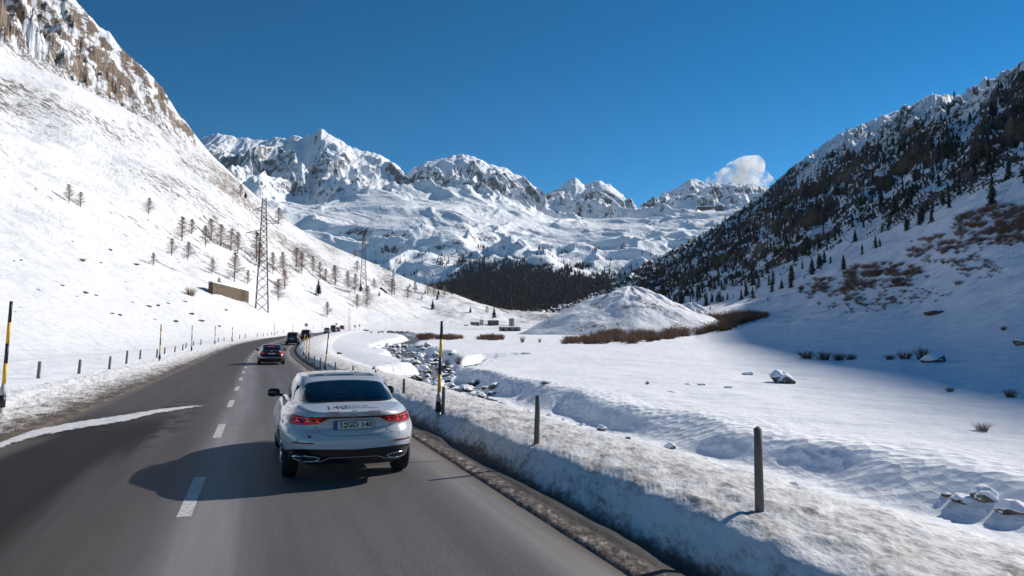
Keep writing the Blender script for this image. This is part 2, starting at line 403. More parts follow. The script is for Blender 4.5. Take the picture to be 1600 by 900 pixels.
def floor_mat():
    m, nt, b = mat('valley_snow'); P = pos(nt)
    lat = attr(nt, 'lat'); dirt = attr(nt, 'dirt'); bed = attr(nt, 'bed'); rk = attr(nt, 'rock')
    snow = mix(nt, noise(nt, P, .35, 4), (.88, .90, .93), (.84, .86, .90))
    # ploughed, dirty snow beside the road
    V = mapv(nt, P, (1.0, .32, 1), (0, 0, R(-19)))
    n = noise(nt, V, 3.0, 8, .72); n2 = noise(nt, V, 15, 5, .7)
    s = math_(nt, 'ADD', math_(nt, 'MULTIPLY', n, .6), math_(nt, 'MULTIPLY', n2, .4))
    f = rng(nt, math_(nt, 'ADD', s, math_(nt, 'MULTIPLY', math_(nt, 'SUBTRACT', dirt, .5), .7)), .46, .72)
    dc = mix(nt, rng(nt, noise(nt, V, 4, 4), .3, .7), (.04, .032, .026), (.17, .135, .11))
    grey = mix(nt, math_(nt, 'MULTIPLY', dirt, .75, clamp=True), snow, (.42, .38, .35))
    c = mix(nt, f, grey, dc)
    kerb = math_(nt, 'MULTIPLY', rng(nt, lat, 3.55, 3.62), rng(nt, lat, 3.95, 3.86)); kn = noise(nt, mapv(nt, P, (1, .5, 1), (0, 0, R(-19))), 9, 7, .75)
    c = mix(nt, kerb, c, mix(nt, rng(nt, kn, .40, .60), (.045, .036, .030), mix(nt, rng(nt, kn, .56, .66), (.19, .155, .125), (.50, .48, .47))))
    gut_wet_shade = math_(nt, 'MULTIPLY', rng(nt, lat, 3.90, 3.98), rng(nt, math_(nt, 'ADD', lat, math_(nt, 'MULTIPLY', noise(nt, P, 2.2, 3), .16)), 4.40, 4.28))
    c = mix(nt, math_(nt, 'MULTIPLY', gut_wet_shade, .9), c, (.028, .025, .024))  # wet gutter, with the snow wall's cast shadow painted into its colour
    # rocks and water showing in the stream bed
    bc = mix(nt, rng(nt, noise(nt, P, 1.6, 5, .7), .38, .62), (.035, .032, .03), (.13, .115, .10))
    fb = rng(nt, math_(nt, 'ADD', noise(nt, P, 1.1, 5, .7), math_(nt, 'SUBTRACT', bed, .62)), .40, .46)
    c = mix(nt, fb, c, bc)
    # stones and tufts on the left apron
    n3 = noise(nt, mapv(nt, P, (1, 1.7, 1)), .5, 6, .7)
    fr = rng(nt, math_(nt, 'ADD', n3, math_(nt, 'MULTIPLY', math_(nt, 'SUBTRACT', rk, .5), .5)), .50, .56)
    c = mix(nt, fr, c, mix(nt, n3, (.05, .04, .035), (.22, .17, .13)))
    L(nt, c, b.inputs['Base Color'])
    L(nt, rng(nt, fb, 0, 1, .7, .35), b.inputs['Roughness']); b.inputs['Specular IOR Level'].default_value = .25
    n4 = bump(nt, noise(nt, P, .9, 5), .10)
    n4 = bump(nt, noise(nt, P, 7, 4, .55), .014, 1, n4)
    n4 = bump(nt, s, .035, 1, n4)
    # crusted, pitted snow on the stream's far bank
    vor = nt.nodes.new('ShaderNodeTexVoronoi'); vor.inputs['Scale'].default_value = 3.4; L(nt, P, vor.inputs['Vector'])
    pit = math_(nt, 'MULTIPLY', vor.outputs['Distance'], attr(nt, 'pit'))
    n4 = bump(nt, pit, .07, 1, n4)
    L(nt, n4, b.inputs['Normal'])
    return m
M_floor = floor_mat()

def slope_of(X, Y, Z):
    """steepness of the gridded surface (rows along axis 0)"""
    dXr, dYr, dZr = np.gradient(X, axis=0), np.gradient(Y, axis=0), np.gradient(Z, axis=0)
    dXc, dYc, dZc = np.gradient(X, axis=1), np.gradient(Y, axis=1), np.gradient(Z, axis=1)
    nx = dYr * dZc - dZr * dYc; ny = dZr * dXc - dXr * dZc; nz = dXr * dYc - dYr * dXc
    return np.hypot(nx, ny) / (np.abs(nz) + 1e-9), nx / (nz + 1e-9), ny / (nz + 1e-9)

# --- valley floor
pxs = np.concatenate([np.arange(-900, -60, 14), np.arange(-60, 1660, 1.5), np.arange(1660, 2300, 10), np.arange(2300, 4300, 60)])
def foot(px):
    px = np.asarray(px, float); fl = L_foot(px); fr = _RY[0](px)
    return np.where(px < 860, fl, np.minimum(fr, np.where(px < 960, 500, 1e9)))
fo = foot(pxs) * 1.02
n0 = 430
t = np.linspace(0, 1, n0)[:, None]
Y = 3.0 * (fo[None, :] / 3.0) ** t
X = XS(pxs)[None, :] * Y
Z = floor_z(X, Y); ft = foot(pxs)[None]; w_ = sm(.9, .995, Y / ft)
Z = Z * (1 - w_) + floor_z(X, Y, False) * w_ - .05 * sm(1.0, 1.02, Y / ft)
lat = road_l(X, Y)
n_ = fbm(X * .6, Y * .6, 3, 201)
dirt = np.where(lat > 0,
    np.interp(lat, [3.6, 3.95, 4.15, 4.3, 4.42, 4.6, 4.8, 5.6, 7, 8, 9], [1.0, 1.0, .95, .72, .54, .46, .58, .57, .50, .2, 0]),
    np.interp(-lat, [3.6, 4.0, 4.4, 5.0, 5.7, 6.3], [.95, .78, .64, .52, .25, 0]))
dirt = dirt * np.interp(Y, [0, 60, 120, 260, 350], [1, .95, .75, .5, 0])
dS = pdist(STREAM, X, Y); hw = 1.2 + .008 * np.clip(Y, 0, 120)
bed = np.maximum(1 - sm(hw - .6, hw + .15, dS), 1 - sm(.5, 1.2, pdist(BRANCH, X, Y))) * sm(7.8, 8.6, lat) * np.interp(Y, [0, 18, 30, 45], [.25, .3, .65, 1])
pit = np.exp(-((dS - hw - 1.4) / 1.3) ** 2) * (lat > 10) * (Y < 60)
rock = .5 * sm(-12, -24, lat) * (Y > 20) * 1.0 + .12 * (lat > 12)
rock = np.where(lat < -8, rock * .62, 0)
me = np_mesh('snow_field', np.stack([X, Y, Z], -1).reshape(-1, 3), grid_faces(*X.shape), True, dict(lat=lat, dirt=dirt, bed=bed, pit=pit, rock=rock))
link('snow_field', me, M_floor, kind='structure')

# --- left hillside
pxl = np.concatenate([np.arange(-700, -40, 12), np.arange(-40, 960, 1.35)])
T = np.concatenate([np.linspace(0, 1, 330, endpoint=False), np.linspace(1, 1.02, 5)])[:, None]
Yf = L_foot(pxl); kk = cliff_k(pxl); Ye = L_crest(pxl) + 100 * kk
Y = Yf * (Ye / Yf) ** T; Y[-4:] += np.array([4, 20, 60, 160])[:, None]
X = XS(pxl)[None] * Y; PX = np.broadcast_to(pxl[None], Y.shape)
Z = left_z(PX, Y)
sl, gx, gy = slope_of(X, Y, Z)
tt = (Y - Yf) / (L_crest(pxl) - Yf)
cliff = sm(-.02, .06, tt - 1 + .05 * fbm(X / 60, Y / 60, 3, 211)) * sm(.0, .12, kk)[None]
rock = .23 + .19 * sm(.10, .5, tt) * (1 + fbm(X / 50, Y / 160, 3, 213)) + .03 * sm(.75, 1, tt)
band = np.exp(-((tt - .80 - .05 * fbm(X / 80, Y / 80, 2, 215)) / .07) ** 2) * sm(500, 300, PX)
rock = np.clip(rock, 0, .62) + .09 * band
rock = rock * (1 - .75 * cliff) + cliff * (.36 + .16 * sm(1.2, 2.4, sl) + .42 * fbm(X / 15, Y / 10, 4, 218))
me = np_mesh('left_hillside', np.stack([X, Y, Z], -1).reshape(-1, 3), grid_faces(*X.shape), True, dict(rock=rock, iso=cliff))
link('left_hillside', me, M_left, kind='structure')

# --- right hillside
pxr = np.concatenate([np.arange(770, 1640, 1.5), np.arange(1640, 2200, 10), np.arange(2200, 4200, 40)])
T = np.linspace(0, 1, 380)[:, None]
D0 = _RY[0](pxr); D4 = _RY[4](pxr)
Y = D0 * (D4 / D0) ** T
Y = np.concatenate([Y, D4[None] + np.array([3, 15, 60, 200])[:, None]])
X = XS(pxr)[None] * Y; PX = np.broadcast_to(pxr[None], Y.shape)
Z = right_z(PX, Y)
sl, gx, gy = slope_of(X, Y, Z)
D3 = _RY[3](pxr)[None]
u = (Y - D3) / (D4[None] - D3)
fr = sm(-.03, .03, u + .03 * fbm(X / 25, Y / 40, 3, 221))
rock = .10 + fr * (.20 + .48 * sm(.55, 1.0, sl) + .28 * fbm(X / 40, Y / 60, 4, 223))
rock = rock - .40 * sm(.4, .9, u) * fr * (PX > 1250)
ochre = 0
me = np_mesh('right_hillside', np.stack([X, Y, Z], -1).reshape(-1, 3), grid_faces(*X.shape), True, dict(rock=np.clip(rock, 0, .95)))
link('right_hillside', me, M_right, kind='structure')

# --- far mountains
pxm = np.arange(255, 1290, 1.3)
D = [tab(pxm, MP, [w[i][0] for w in M_w]) for i in range(4)] + [tab(pxm, MP, [w[4] for w in M_w])]
T = np.linspace(0, 1, 420)[:, None]
Y = D[0] + (D[4] - D[0]) * (T * .85 + .15 * T * T)
Y = np.concatenate([Y, D[4][None] + np.array([15, 60, 200, 500])[:, None]])
X = XS(pxm)[None] * Y; PX = np.broadcast_to(pxm[None], Y.shape)
Z = mount_z(PX, Y)
sl, gx, gy = slope_of(X, Y, Z)
tc = (Y - D[3]) / (D[4] - D[3])
rock = .02 + .50 * sm(.85, 1.75, sl) + .13 * fbm(X / 160, Y / 160, 4, 231) + .12 * sm(.2, .8, tc)
me = np_mesh('mountains', np.stack([X, Y, Z], -1).reshape(-1, 3), grid_faces(*X.shape), True, dict(rock=np.clip(rock, 0, .95)))
link('mountains', me, M_mount, kind='structure')

# --- ground height anywhere + ray hits used to stand things on the ground
def ground(X, Y):
    px = 800 + F * X / Y
    if Y < float(foot(px)): return float(floor_z(X, Y))
    if px < 900: 
        zl = float(left_z(px, Y)); return zl
    return float(right_z(px, Y))
_memo = {}
def hit(px, py):
    k = (round(px, 2), round(py, 2))
    if k not in _memo: _memo[k] = _hit(px, py)
    return _memo[k].copy()
def _hit(px, py, y0=4, y1=1600):
    x = (px - 800) / F; e = (HY - py) / F
    Ys = y0 * (y1 / y0) ** np.linspace(0, 1, 170)
    ev = lambda Q: np.where(Q < float(foot(px)), floor_z(x * Q, Q), left_z(np.full_like(Q, px), Q) if px < 900 else right_z(np.full_like(Q, px), Q))
    g = ev(Ys) - (CZ + e * Ys); k = np.where(g > 0)[0]; i = int(k[0]) if len(k) else int(np.argmax(g))
    Ys = np.linspace(Ys[max(i - 1, 0)], Ys[min(i + (0 if len(k) else 1), len(Ys) - 1)], 24); a = ev(Ys); g = a - (CZ + e * Ys); k = np.where(g > 0)[0]; i = int(k[0]) if len(k) else int(np.argmax(g)); return Vector((x * Ys[i], Ys[i], a[i]))

# ------------------------------------------------------------ gravel heap under snow
def mound(name, px, Yc, py_top, py_base, rx_, ry_, m, flat=.06, seed=5):
    Xc = (px - 800) / F * Yc; zt = CZ + elev(py_top) * Yc; zb = CZ + elev(py_base) * Yc
    n = 230; g = np.linspace(-1.12, 1.12, n); U, V = np.meshgrid(g, g)
    a = np.arctan2(V, U); rr = np.hypot(U, V) / (1 + .05 * np.sin(3 * a + seed) + .03 * np.sin(5 * a + 2 * seed))
    rs = np.hypot(U * np.where(U > 0, 1.12, 1) , V) ; rr = rr * .5 + rs * .5 + .07 * fbm(U * 1.6, V * 1.6, 3, 330 + seed); h = np.clip(1.0 + flat * .45 - np.sqrt(rr ** 2 + flat ** 2), -.12, 1)
    X = Xc + U * rx_; Y = Yc + V * ry_
    Z = zb + (zt - zb) * h + (fbm(X / 5, Y / 5, 4, 300 + seed) * .35 + fbm(a * 4, rr * 2.2, 5, 310 + seed) * .55 + fbm(X / 11, Y / 11, 3, 333) * .8) * np.clip(1.15 - rr, 0, 1)
    rk = .37 + .34 * fbm(a * 3, rr * 3, 4, 320 + seed) + .2 * np.exp(-((rr - .45 + .1 * np.sin(a)) / .02) ** 2)
    me = np_mesh(name, np.stack([X, Y, Z], -1).reshape(-1, 3), grid_faces(n, n), True, dict(rock=np.clip(rk, 0, .6)))
    return link(name, me, m, kind='structure')
M_heap = terrain_mat('heap_snow', ((.05, .045, .04), (.20, .17, .14), (.15, .12, .10)), .9, (1, 1, 1), (0, 0, 0), ((.6, .35, 5), (3, .06, 4)), thr=(.49, .58))
mound('gravel_heap', 985, 215, 443, 524, 32, 33, M_heap, flat=.17)
mound('gravel_heap', 1078, 300, 466, 505, 13, 10, M_heap, flat=.4, seed=9)

# ------------------------------------------------------------ road
far = [(-69.5, 352, 5.6), (-66, 368, 5.9), (-58, 384, 6.2), (-46, 398, 6.5), (-30, 408, 6.8), (-10, 416, 7.0), (15, 422, 7.2), (45, 428, 7.4)]
cl = [(float(road_x(y)), float(y), float(road_z(y))) for y in np.concatenate([np.arange(-14, 60, .6), np.arange(60, 341, 2.0)])] + far
cl = np.array(cl); tg = np.gradient(cl, axis=0); tg[:, 2] = 0; tg /= np.linalg.norm(tg, axis=1)[:, None]
nr = np.stack([tg[:, 1], -tg[:, 0]], 1); sl_ = np.concatenate([[0], np.cumsum(np.linalg.norm(np.diff(cl[:, :2], axis=0), axis=1))]); sl_ += -14 / math.cos(R(19))
lats = np.linspace(-3.66, 3.68, 40)
P = cl[:, None, :2] + nr[:, None, :] * lats[None, :, None]
edge = np.zeros_like(P[..., 0]); jag = fbm(sl_ * 1.3, sl_ * 0, 4, 401) * .05
P[:, -1] += nr * jag[:, None]; P[:, 0] += nr * fbm(sl_ * 1.1, sl_ * 0 + 5, 4, 402)[:, None] * .07
Zr = cl[:, 2][:, None] + 0 * lats[None] - .0035 * lats[None] ** 2 * .3
me = np_mesh('road', np.concatenate([P, Zr[..., None]], -1).reshape(-1, 3), grid_faces(len(cl), 40)[:, ::-1], True,
             dict(lat=np.broadcast_to(lats, Zr.shape), s=np.broadcast_to(sl_[:, None], Zr.shape)))
def road_pt(s, l, dz=0):
    i = np.interp(s, sl_, np.arange(len(cl))); k = int(min(i, len(cl) - 2)); f = i - k
    c = cl[k] * (1 - f) + cl[k + 1] * f; n = nr[k] * (1 - f) + nr[k + 1] * f
    return Vector((c[0] + n[0] * l, c[1] + n[1] * l, c[2] + dz - .001 * l * l))
def road_mat():
    m, nt, b = mat('asphalt'); la = attr(nt, 'lat'); s = attr(nt, 's')
    cv = nt.nodes.new('ShaderNodeCombineXYZ'); L(nt, la, cv.inputs[0]); L(nt, s, cv.inputs[1]); C = cv.outputs[0]
    fine = noise(nt, mapv(nt, C, (60, 12, 1)), 1, 4, .7); str_ = noise(nt, mapv(nt, C, (2.2, .10, 1)), 1, 6, .6)
    big = noise(nt, mapv(nt, C, (.5, .05, 1)), 1.6, 5, .6, .6)
    left = rng(nt, la, -.3, .25, 1, 0)
    c = mix(nt, left, (.118, .112, .112), (.070, .058, .055))
    c = mix(nt, rng(nt, str_, .35, .75), c, mix(nt, left, (.165, .158, .158), (.105, .089, .084)))
    c = mix(nt, math_(nt, 'MULTIPLY', rng(nt, fine, .35, .7), .45), c, (.045, .042, .042))
    # wheel tracks rubbed darker, salt bloom near centre line and right edge
    def bell(x0, w): 
        d = math_(nt, 'DIVIDE', math_(nt, 'SUBTRACT', la, x0), w); return math_(nt, 'POWER', 2.718, math_(nt, 'MULTIPLY', math_(nt, 'MULTIPLY', d, d), -1))
    tr = math_(nt, 'ADD', bell(1.0, .35), bell(2.6, .4)); c = mix(nt, math_(nt, 'MULTIPLY', tr, .16), c, (.06, .058, .06))
    c = mix(nt, math_(nt, 'MULTIPLY', math_(nt, 'MULTIPLY', bell(.22, .42), str_), .85), c, (.36, .35, .36))
    c = mix(nt, math_(nt, 'MULTIPLY', bell(3.45, .28), rng(nt, str_, .25, .6, .25, .8)), c, (.33, .30, .28))
    c = mix(nt, rng(nt, la, 3.5, 3.66, 0, .75), c, (.13, .10, .075))
    c = mix(nt, rng(nt, la, -3.3, -3.62, 0, .7), c, (.17, .14, .115))
    # wet, dark run in the left lane
    wob = math_(nt, 'MULTIPLY', math_(nt, 'SUBTRACT', big, .5), 1.7)
    d = math_(nt, 'ABSOLUTE', math_(nt, 'ADD', math_(nt, 'ADD', la, 2.35), wob))
    wet = math_(nt, 'MULTIPLY', rng(nt, d, 1.35, .7), rng(nt, s, 24, 17))
    d2 = math_(nt, 'ABSOLUTE', math_(nt, 'ADD', la, math_(nt, 'ADD', 1.5, wob)))
    wet2 = math_(nt, 'MULTIPLY', math_(nt, 'MULTIPLY', rng(nt, d2, 1.1, .2), rng(nt, s, 30, 20)), math_(nt, 'MULTIPLY', rng(nt, s, 13.5, 15), rng(nt, noise(nt, mapv(nt, C, (1.2, .9, 1)), 1.2, 5, .65), .48, .6)))
    w = math_(nt, 'MAXIMUM', wet, math_(nt, 'MULTIPLY', wet2, .8))
    c = mix(nt, math_(nt, 'MULTIPLY', w, .88), c, (.014, .013, .014))
    L(nt, c, b.inputs['Base Color'])
    b.inputs['Roughness'].default_value = .62; L(nt, rng(nt, w, 0, 1, .22, .05), b.inputs['Specular IOR Level'])
    L(nt, bump(nt, noise(nt, pos(nt), 70, 3, .7), .006, .8), b.inputs['Normal'])
    return m
link('road', me, road_mat(), kind='structure')
def strip(name, rows, m, dz, props, jag=0.0, seed=1, ncol=8):
    """a thin sheet lying on the road: rows = (s, l_left, l_right)"""
    V = []; 
    for i, (s, a, b_) in enumerate(rows):
        for j in range(ncol):
            t = j / (ncol - 1); l = a + (b_ - a) * t
            if j in (0, ncol - 1) and jag: l += float(fbm(np.array(s * 1.7 + j), np.array(seed * 3.3), 4, seed)) * jag
            V.append(road_pt(s, l, dz))
    return link(name, np_mesh(name, np.array([tuple(v) for v in V]), grid_faces(len(rows), ncol)[:, ::-1], True), m, **props)
m_paint, nt, b = mat('road_paint'); P_ = pos(nt)
L(nt, mix(nt, rng(nt, noise(nt, P_, 14, 8, .75), .48, .66), (.55, .54, .53), (.14, .135, .135)), b.inputs['Base Color']); b.inputs['Roughness'].default_value = .6
c19 = math.cos(R(19))
k = 0; s0 = 9.33 / c19 - 6.75
mb_rows = []
V = []; Fs = []
for i in range(-1, 40):
    s1 = s0 + 6.75 * i
    for seg in range(3):
        a, b2 = s1 - 1.22 + seg * .813, s1 - 1.22 + (seg + 1) * .813
        if s1 > 250: continue
        q = len(V); V += [road_pt(a, -.076, .004), road_pt(a, .076, .004), road_pt(b2, .076, .004), road_pt(b2, -.076, .004)]; Fs.append((q, q + 1, q + 2, q + 3))
me = bpy.data.meshes.new('lane_marking'); me.from_pydata([tuple(v) for v in V], [], Fs)
link('lane_marking', me, m_paint, kind='structure')
# snow tongue blown across the left lane
m_tongue, nt, b = mat('drifted_snow'); P_ = pos(nt)
L(nt, mix(nt, rng(nt, noise(nt, P_, 3, 6, .7), .5, .72), (.66, .66, .68), (.34, .32, .31)), b.inputs['Base Color']); b.inputs['Roughness'].default_value = .8
L(nt, bump(nt, noise(nt, P_, 6, 5), .03), b.inputs['Normal'])
L(nt, rng(nt, math_(nt, 'ADD', math_(nt, 'MULTIPLY', attr(nt, 'edge'), .75), noise(nt, mapv(nt, P_, (1, 1.4, 1)), 5, 7, .7)), .74, 1.0), b.inputs['Alpha'])
def on_plane(px, py, z=0.0):
    Y_ = (CZ - z) * F / (py - HY); return Vector(((px - 800) / F * Y_, Y_, z))
up = [(-90, 712), (0, 686), (60, 668), (130, 655), (200, 645), (250, 637.5), (300, 632.5), (345, 630)]
lo = [(-90, 742), (0, 704), (60, 684), (130, 671), (200, 660), (250, 646), (300, 638), (345, 631.5)]
pts = []; ed = []
nn = 90
for i in range(nn):
    t = i / (nn - 1) * (len(up) - 1); k = int(min(t, len(up) - 2)); f = t - k
    u = [up[k][j] * (1 - f) + up[k + 1][j] * f for j in (0, 1)]; w = [lo[k][j] * (1 - f) + lo[k + 1][j] * f for j in (0, 1)]
    A = on_plane(*u); B = on_plane(*w)
    ja = float(fbm(np.array(i * .33), np.array(2.), 4, 7)) * .10; jb = float(fbm(np.array(i * .4), np.array(8.), 4, 9)) * .16
    d = (B - A); 
    if d.length > 1e-6: dn = d.normalized(); A = A - dn * ja * min(1, d.length * 3); B = B + dn * jb * min(1, d.length * 3)
    for j in range(7):
        q = A.lerp(B, j / 6); q.z = float(road_z(q.y)) +   .004 + .012 * math.sin(math.pi * j / 6) * min(1, d.length * 2); pts.append(tuple(q)); ed.append([0, .45, .9, 1, .9, .45, 0][j] * min(1, (nn - 1 - i) / 22 + .12))
link('drifted_snow', np_mesh('drifted_snow', np.array(pts), grid_faces(nn, 7), True, dict(edge=ed)), m_tongue, kind='structure')
# thin dark lines across the carriageway
m_dark_line = plain('dark_line', (.02, .02, .022), .5)
for s_ in (17.6, 11.35, 36.0):
    MBk = MB(); 
    for j in range(24):
        l0, l1 = -3.4 + j * .285, -3.4 + (j + 1) * .285
        if s_ < 15: l0, l1 = 1.6 + j * .08, 1.6 + (j + 1) * .08
        w0 = .011; o0 = .02 * math.sin(l0 * 3 + s_); o1 = .02 * math.sin(l1 * 3 + s_)
        MBk.add([road_pt(s_ + o0, l0, .005), road_pt(s_ + o1, l1, .005), road_pt(s_ + o1 + w0 * 2, l1, .005), road_pt(s_ + o0 + w0 * 2, l0, .005)], [(0, 1, 2, 3)])
    MBk.link('road_dark_line', m_dark_line, kind='structure')
# stream water
m_water, nt, b = mat('stream_water'); b.inputs['Base Color'].default_value = (.012, .016, .018, 1); b.inputs['Roughness'].default_value = .08
L(nt, bump(nt, noise(nt, pos(nt), 4, 5), .04), b.inputs['Normal'])
W = []
for i in range(len(STREAM) - 1):
    for t_ in np.linspace(0, 1, 6, endpoint=False):
        p = STREAM[i] * (1 - t_) + STREAM[i + 1] * t_; W.append(p)
W = np.array(W); tw = np.gradient(W, axis=0); tw /= np.linalg.norm(tw, axis=1)[:, None]; nw = np.stack([tw[:, 1], -tw[:, 0]], 1)
V = []
for p, n_ in zip(W, nw):
    zc = float(field_z(p[1])) - .93
    for s_ in (-1.5, 0, 1.5): V.append((p[0] + n_[0] * s_, p[1] + n_[1] * s_, zc))
link('stream', np_mesh('stream', np.array(V), grid_faces(len(W), 3)[:, ::-1], True), m_water, kind='structure')
# ------------------------------------------------------------ vegetation
def tri_mesh(name, V, T, m, mi=None, smooth=False):
    me = np_mesh(name, V, T, smooth)
    if mi is not None: me.polygons.foreach_set('material_index', np.asarray(mi, np.int32))
    for q in (m if isinstance(m, (list, tuple)) else [m]): me.materials.append(q)
    return me
def foliage_mat(name, lo, hi, snow=0.0, rough=.8):
    m, nt, b = mat(name); P = pos(nt)
    n = noise(nt, P, 2.2, 3, .6)
    c = mix(nt, rng(nt, n, .3, .7), lo, hi); c = mix(nt, math_(nt, 'MULTIPLY', orand(nt), .45), c, tuple(x * 1.6 for x in hi))
    if snow:
        g = nt.nodes.new('ShaderNodeNewGeometry'); sx = nt.nodes.new('ShaderNodeSeparateXYZ'); L(nt, g.outputs['Normal'], sx.inputs[0])
        c = mix(nt, math_(nt, 'MULTIPLY', rng(nt, noise(nt, P, 1.3, 4, .7), .56, .66), snow), c, (.8, .82, .86))
    L(nt, c, b.inputs['Base Color']); b.inputs['Roughness'].default_value = rough; b.inputs['Specular IOR Level'].default_value = .15
    return m
M_needle = foliage_mat('needles', (.010, .018, .012), (.030, .042, .024), .35)
M_needle_far = foliage_mat('needles_far', (.016, .020, .018), (.034, .036, .028), .10)
M_bark = foliage_mat('bark', (.07, .05, .04), (.13, .095, .075))
M_larch = foliage_mat('larch_twigs', (.21, .15, .115), (.36, .27, .21))
M_shrub = foliage_mat('willow_twigs', (.065, .037, .026), (.16, .095, .065))
M_shrub_dark = foliage_mat('dark_twigs', (.075, .045, .035), (.18, .115, .085))
M_shrub_red = foliage_mat('red_twigs', (.075, .03, .022), (.15, .065, .042))
g_ = np.random.default_rng(3)
def conifer_geo(h=1.0, levels=7, per=8, wid=.20, seed=0):
    """layered drooping boughs around a stem, unit height"""
    g = np.random.default_rng(seed); V = []; T = []
    for i in range(levels):
        z = .10 + .86 * (i / levels) ** .92; r = wid * (1 - z) ** .8 * (1 + .25 * g.standard_normal() * .6) + .012
        for j in range(per):
            a = 2 * math.pi * (j + g.uniform(-.4, .4) + .5 * (i % 2)) / per; rr = r * g.uniform(.65, 1.2)
            if g.uniform() < .10: continue
            wa = math.pi / per * 1.15; zt = z + .95 / levels * g.uniform(.9, 1.5); zb = z - rr * .35
            k = len(V)
            V += [(0, 0, min(zt, .995)), (math.cos(a - wa) * rr * .6, math.sin(a - wa) * rr * .6, z + .01), (math.cos(a) * rr, math.sin(a) * rr, zb), (math.cos(a + wa) * rr * .6, math.sin(a + wa) * rr * .6, z + .01)]
            T += [(k, k + 1, k + 2), (k, k + 2, k + 3)]
    k = len(V); V += [(.012, 0, 0), (-.006, .01, 0), (-.006, -.01, 0), (0, 0, 1)]
    T += [(k, k + 1, k + 3), (k + 1, k + 2, k + 3), (k + 2, k, k + 3)]
    V += [(.012, 0, -.15), (-.006, .01, -.15), (-.006, -.01, -.15)]; T += [(k, k + 4, k + 5), (k, k + 5, k + 1), (k + 1, k + 5, k + 6), (k + 1, k + 6, k + 2)]
    return np.array(V, float), np.array(T)
def scatter_geo(geos, P, H, W=None):
    """many instances baked into one array mesh"""
    Vs = []; Ts = []; k = 0
    for i, (p, h) in enumerate(zip(P, H)):
        V, T = geos[i % len(geos)]; a = g_.uniform(0, 6.28); c, s = math.cos(a), math.sin(a); w = (W[i] if W is not None else 1) * h
        Q = np.stack([(V[:, 0] * c - V[:, 1] * s) * w + p[0], (V[:, 0] * s + V[:, 1] * c) * w + p[1], V[:, 2] * h + p[2]], 1)
        Vs.append(Q); Ts.append(T + k); k += len(V)
    return np.concatenate(Vs), np.concatenate(Ts)
far_geo = [conifer_geo(levels=4, per=5, wid=.25, seed=i) for i in range(4)]
mid_geo = [conifer_geo(levels=10, per=8, wid=.27, seed=10 + i) for i in range(4)]
hi_geo = [conifer_geo(levels=22, per=13, wid=.21, seed=20 + i) for i in range(2)]

# far dark wood at the valley head
P = []; 
n = 42000; px = g_.uniform(520, 1030, n); Yd = g_.uniform(1510, 2900, n)
z = mount_z(px, Yd); py = HY - (z - CZ) / Yd * F
upper = np.interp(px, [520, 600, 690, 720, 760, 800, 860, 920, 960, 990, 1030], [455, 447, 442, 405, 398, 402, 412, 420, 420, 423, 430])
cl_ = fbm(px / 26, py / 14, 3, 501)
dens = np.clip((py - upper + 18 * cl_) / 26 + .15, 0, 1) * np.interp(px, [520, 600, 680, 715], [.22, .28, .35, 1])
dens = np.maximum(dens, .10 * (cl_ > .25) * (py > 385) * (px > 560))
k = g_.uniform(0, 1, n) < dens
X_ = XS(px[k]) * Yd[k]; P = np.stack([X_, Yd[k], z[k] - .5], 1); H = g_.uniform(9, 17, len(P))
V, T = scatter_geo(far_geo, P, H)
M_wood = foliage_mat('valley_wood', (.013, .018, .022), (.030, .031, .033), .05)
tag(link('distant_wood', tri_mesh('distant_wood', V, T, M_wood)), 'dark conifer wood filling the foot of the far mountains', 'wood', None, 'stuff')

# conifers on the shaded right hillside: nearest 290 one by one, the rest as a wood
n = 26000; px = g_.uniform(930, 1720, n); u = g_.uniform(-.10, 1.0, n)
D3v = _RY[3](px); D4v = _RY[4](px); Yd = D3v + (D4v - D3v) * u; z = right_z(px, Yd); py = HY - (z - CZ) / Yd * F
nn_ = fbm(XS(px) * Yd / 30, Yd / 45, 3, 511); 
dens = np.interp(px, [930, 1000, 1080, 1200, 1350, 1500, 1720], [1, .9, .62, .30, .15, .09, .07]) * np.clip(.55 + 1.5 * nn_, .03, 1.4) * np.interp(u, [-.1, 0, .1, .6, .85, 1], [.05, .5, 1, .75, .25, .12])
dens = np.where((u > .9) & (px < 1180), .7, dens) * np.where((px > 1240) & (u > .35), .55, 1)
k = g_.uniform(0, 1, n) < dens * .62
px, Yd, z, py, u = px[k], Yd[k], z[k], py[k], u[k]; Ht = g_.uniform(4.0, 9.5, len(px)) * np.where(u > .85, .6, 1); size = Ht / Yd * F
inside = (px < 1605) & (py > 90)
order = np.argsort(-(size * inside)); top = set(order[:285].tolist())
rest = np.array([i for i in range(len(px)) if i not in top])
P = np.stack([XS(px) * Yd, Yd, z - .3], 1)
V, T = scatter_geo(far_geo, P[rest], Ht[rest], g_.uniform(.8, 1.3, len(rest)))
tag(link('hillside_conifers', tri_mesh('hillside_conifers', V, T, M_needle_far)), 'scattered far conifers mixed with scrub on the shaded rocky right hillside', 'trees', None, 'stuff')
mid_me = [tri_mesh('conifer_tree', V, T, M_needle) for V, T in mid_geo]
for i in list(top):
    o = link('conifer_tree', mid_me[i % 4]); o.location = P[i]; h = float(Ht[i]); w = rnd.uniform(.8, 1.35)
    o.scale = (h * w, h * w, h); o.rotation_euler.z = rnd.uniform(0, 6.28)
    tag(o, 'small dark conifer among others on the shaded rocky right hillside', 'tree', 'conifers on the shaded right hillside')

